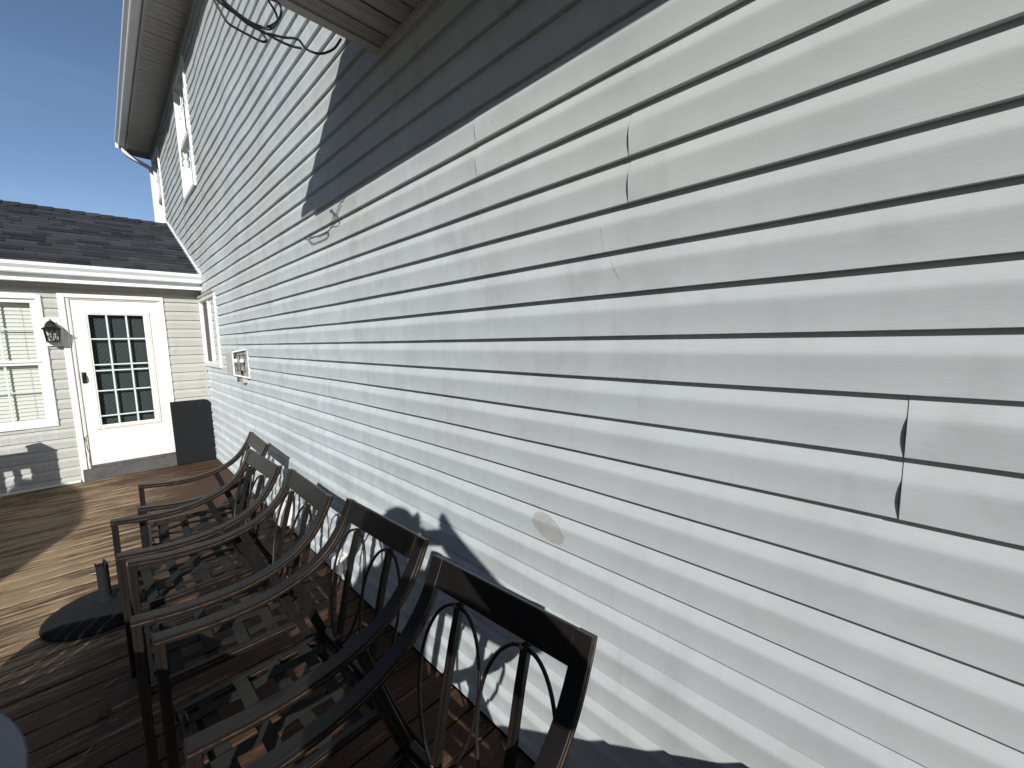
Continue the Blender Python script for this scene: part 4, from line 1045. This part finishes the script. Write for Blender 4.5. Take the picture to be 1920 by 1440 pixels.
# bits lying on the boards
def leaf(loc, rz, L_, label, mat='leaf'):
    mb = MB(); vs = []; n = 8
    for i in range(n+1):
        f = i/n; w_ = L_*0.30*math.sin(PI*min(f*1.05, 1))**0.8 + 0.0004
        for j in (-1, 0, 1): vs.append((L_*(f-0.5), j*w_, 0.004 + 0.010*abs(j) + 0.006*math.sin(f*5)))
    mb.add(vs, [(i*3+j, (i+1)*3+j, (i+1)*3+j+1, i*3+j+1) for i in range(n) for j in range(2)])
    o = mb.build('dry_leaf', mat, None, 180); o.location = loc; o.rotation_euler = (0, 0, rz)
    return tag(o, label, 'leaf')
leaf((-1.15, -4.55, DZ+0.002), 1.0, 0.06, 'curled dry leaf on the shaded boards left of the chair legs')
leaf((-1.17, -5.02, DZ+0.002), 0.3, 0.03, 'small tan leaf scrap on the shaded boards near the bottom edge', 'debris')
for (x_, y_, rz_, L_, lb) in ((-1.13, -4.33, 0.5, 0.05, 'pale wood splinter on the shaded deck beside the umbrella base'), (-1.20, -4.72, 0.7, 0.035, 'short pale splinter on the shaded deck near the speckled tabletop'), (-1.12, -0.22, 0.2, 0.02, 'tiny white chip lying on the deck in front of the door step')):
    o = MB().box(-L_/2, L_/2, -0.002, 0.002, 0, 0.003).build('wood_splinter', 'debris'); o.location = (x_, y_, DZ+0.003); o.rotation_euler = (0, 0, rz_); tag(o, lb, 'debris')

# ---------------------------------------------------------------- tall trees added outside the view to block low sky light
def tree_meshes(seed, hgt, wid):
    rg = random.Random(seed); tr = MB(); tr.tube([(0, 0, 0), (0.1, 0.05, hgt*0.3), (0, 0.1, hgt*0.65), (0.05, 0, hgt*0.95)], [0.24, 0.19, 0.11, 0.03], 9)
    for k in range(14):
        z_ = hgt*(0.18+0.055*k); a_ = k*2.4; L_ = wid*(1.05-z_/hgt)*0.95; tr.tube([(0, 0, z_), (L_*0.5*math.cos(a_), L_*0.5*math.sin(a_), z_+L_*0.2), (L_*math.cos(a_), L_*math.sin(a_), z_+L_*0.35)], [0.07, 0.045, 0.015], 6)
    cr = MB()
    for k in range(8500):
        z_ = hgt*(0.10+0.90*rg.random()); rm = wid*(0.35+0.65*math.sin(PI*min(1, (1-z_/hgt)*0.62+0.12)))*(1.0+0.25*math.sin(z_*2.3)); r_ = rm*math.sqrt(rg.random())*rg.uniform(0.8, 1.1); a_ = rg.random()*2*PI
        c_ = Vector((r_*math.cos(a_), r_*math.sin(a_), z_)); u_ = Vector((rg.gauss(0, 1), rg.gauss(0, 1), rg.gauss(0, 1))).normalized(); v_ = u_.orthogonal().normalized(); q = rg.uniform(0.16, 0.34)
        cr.add([c_-u_*q, c_+v_*q*0.6, c_+u_*q, c_-v_*q*0.6], [(0, 1, 2, 3)])
    return tr, cr
tmats = []
for sd, h_, w_ in ((1, 12.0, 3.2), (2, 11.0, 3.4), (3, 13.0, 3.1)):
    t_, c_ = tree_meshes(sd, h_, w_); tmats.append((t_.build('trunk', 'joist', None, 60), c_.build('crown', 'foliage', None)))
tspots = [(-11.5, 12.6, 0), (-11.0, 8.2, 1), (-11.9, 4.4, 2), (-10.9, 0.6, 0), (-11.8, -2.2, 1), (-11.4, -5.6, 2), (-16.5, -9.0, 1), (-9.0, -27.5, 1), (-4.6, -26.0, 0), (0.0, -27.2, 1), (4.6, -26.4, 0), (9.0, -27.6, 1), (-22.5, -17.0, 1), (-8.6, 14.5, 2)]
tlab = ['north-west end of the tree row', 'second tree from the north-west end of the row', 'tall narrow tree of the west row', 'broad tree of the west row level with the wing', 'rounded tree in the middle of the west row', 'tall tree of the west row level with the camera', 'last tree at the south end of the west row', 'rightmost rounded tree of the south row', 'tree of the south row beside the rounded one', 'middle tree of the south row', 'fourth tree of the south row', 'tree at the east end of the south row', 'lone tree far off to the south-west', 'tree standing beyond the wing roof end']
used_t = [False]*3
for (x_, y_, k_), lb in zip(tspots, tlab):
    t = thing('light_blocking_tree', (x_, y_, -0.55), lb + ', added out of view to dim the ambient light', 'tree', 'unseen trees added to dim the ambient light', x_*1.7+y_)
    for o_ in tmats[k_]:
        if used_t[k_]: o_ = o_.copy(); COL.objects.link(o_)
        o_.parent = t
    used_t[k_] = True

# ---------------------------------------------------------------- the photographer behind the camera (casts the shadow on the wall)
Fd = Vector((0.7071, 0.7071, 0)); Rd = Vector((0.7071, -0.7071, 0))
def Q(f, r, z): return Vector((CAMLOC.x, CAMLOC.y, 0)) + Fd*f + Rd*r + Vector((0, 0, z))
def skin(name, verts, edges, mat, parent, sub=1):
    me = bpy.data.meshes.new(name); me.from_pydata([v[0] for v in verts], edges, []); me.materials.append(M[mat])
    o = bpy.data.objects.new(name, me); COL.objects.link(o); o.parent = parent
    md = o.modifiers.new('skin', 'SKIN'); me.skin_vertices[0]
    for i, v in enumerate(verts):
        me.skin_vertices[0].data[i].radius = v[1] if isinstance(v[1], tuple) else (v[1], v[1])
    me.skin_vertices[0].data[0].use_root = True
    md.use_smooth_shade = True
    s_ = o.modifiers.new('sub', 'SUBSURF'); s_.levels = sub; s_.render_levels = sub
    return o
import bmesh
def skin_layer(o):
    pass
def mkskin(name, verts, edges, mat, parent, sub=1):
    me = bpy.data.meshes.new(name); bm = bmesh.new(); lay = bm.verts.layers.skin.verify()
    vs = [bm.verts.new(v[0]) for v in verts]
    for i, v in enumerate(vs):
        r_ = verts[i][1]; v[lay].radius = r_ if isinstance(r_, tuple) else (r_, r_)
    vs[0][lay].use_root = True
    for a_, b_ in edges: bm.edges.new((vs[a_], vs[b_]))
    bm.to_mesh(me); bm.free(); me.materials.append(M[mat])
    o = bpy.data.objects.new(name, me); COL.objects.link(o); o.parent = parent
    md = o.modifiers.new('skin', 'SKIN'); md.use_smooth_shade = True
    s_ = o.modifiers.new('sub', 'SUBSURF'); s_.levels = sub; s_.render_levels = sub
    return o
ps = thing('person', (0, 0, 0), 'person in a navy shirt behind the camera holding up a phone', 'person')
PC = CAMLOC.z - 0.0
zp = 1.563
V = []; Ed = []
def add(p, r, link=None):
    V.append((p, r)); 
    if link is not None: Ed.append((link, len(V)-1))
    return len(V)-1
r0 = -0.095
pel = add(Q(-.34, r0, 1.02), (.15, .11)); sp = add(Q(-.36, r0, 1.22), (.135, .10), pel); chs = add(Q(-.35, r0, 1.42), (.155, .11), sp); nb = add(Q(-.33, r0, 1.57), .062, chs); hb_ = add(Q(-.30, r0, 1.665), .085, nb); hd_ = add(Q(-.29, r0, 1.77), (.105, .118), hb_); ht = add(Q(-.295, r0, 1.855), .080, hd_)
for s in (-1, 1):
    sh = add(Q(-.34, r0+s*.20, 1.51), .088, chs)
    el = add(Q(-.16, .41, 1.22) if s > 0 else Q(-.20, -.44, 1.24), .066, sh)
    rw = (0.098 if s > 0 else -0.058); wz = (0.025 if s > 0 else .045); wr = add(Q(-.055, rw+s*.025, zp+wz-.02), .044, el)
    pm_ = add(Q(-.036, rw, zp+wz+.045), (.048, .030), wr)
    for k, (zo, ro_) in enumerate(((.090, .018), (.070, .004), (.044, .000), (.020, .004))):
        b_ = add(Q(-.028, rw-s*.012, zp+wz+zo-.004), .0150, pm_); m_ = add(Q(-.014, rw-s*.020, zp+wz+zo+.010), .0135, b_); add(Q(-.012, rw-s*(.042-ro_*0.5), zp+wz+zo+.012), .0092, m_)
    t1 = add(Q(-.050, rw-s*.016, zp+wz+.025), .013, pm_); t2 = add(Q(-.044, rw-s*.040, zp+wz+.032), .0115, t1); add(Q(-.036, rw-s*.060, zp+wz+.040), .010, t2)
    hp = add(Q(-.34, r0+s*.09, .96), .095, pel); kn = add(Q(-.31, r0+s*.12, .53), .062, hp); an = add(Q(-.37, r0+s*.13, .09), .042, kn); add(Q(-.25, r0+s*.16, .035), .035, an)
mkskin('body', V, Ed, 'skin', ps, 2)
V = []; Ed = []
a0 = add(Q(-.34, r0, 1.04), (.165, .125)); a1 = add(Q(-.36, r0, 1.22), (.155, .120), a0); a2 = add(Q(-.35, r0, 1.43), (.175, .130), a1); add(Q(-.335, r0, 1.545), .080, a2)
for s in (-1, 1):
    b0 = add(Q(-.34, r0+s*.195, 1.495), .084, a2); add(Q(-.25, .27 if s > 0 else -.37, 1.36), .068, b0)
mkskin('shirt', V, Ed, 'shirt', ps, 1)
V = []; Ed = []
a0 = add(Q(-.34, r0, .99), (.165, .125))
for s in (-1, 1):
    b0 = add(Q(-.34, r0+s*.095, .90), .108, a0); b1 = add(Q(-.31, r0+s*.12, .53), .078, b0); add(Q(-.37, r0+s*.13, .10), .064, b1)
mkskin('trousers', V, Ed, 'jeans', ps, 1)
for s in (-1, 1):
    V = []; Ed = []; a0 = add(Q(-.40, r0+s*.13, .03), .045); a1 = add(Q(-.31, r0+s*.145, .03), .048, a0); add(Q(-.21, r0+s*.17, .018), .038, a1); mkskin('shoe', V, Ed, 'shoe', ps, 1)
def blob(name, c, r, mat, seg=16):
    mb = MB(); prof_ = [(max(0.001, math.sin(PI*k/10)), -math.cos(PI*k/10)) for k in range(11)]
    mb.lathe(prof_, (0, 0, 0), seg); mb.v = [tuple(c + Rd*(x_*r[0]) + Fd*(y_*r[1]) + Vector((0, 0, z_*r[2]))) for x_, y_, z_ in mb.v]
    return mb.build(name, mat, ps, 180)
blob('hair', Q(-.31, r0, 1.80), (.108, .115, .098), 'hair'); blob('nose', Q(-.185, r0, 1.755), (.014, .020, .020), 'skin'); blob('mouth', Q(-.202, r0, 1.705), (.024, .010, .006), 'skin')
for s in (-1, 1): blob('eye', Q(-.205, r0+s*.032, 1.78), (.013, .010, .011), 'eye'); blob('ear', Q(-.30, r0+s*.090, 1.76), (.012, .022, .032), 'skin')
ph = thing('smartphone', tuple(CAMLOC), 'black smartphone held up in both hands by the photographer', 'phone')
ph.rotation_euler = rot.to_euler()
MB().box(-0.030, 0.118, -0.018, 0.060, 0.010, 0.018).build('shell', 'phone', ph, None, 0.0035)
MB().box(-0.025, 0.113, -0.014, 0.056, 0.0182, 0.0190).build('screen', 'dark', ph)
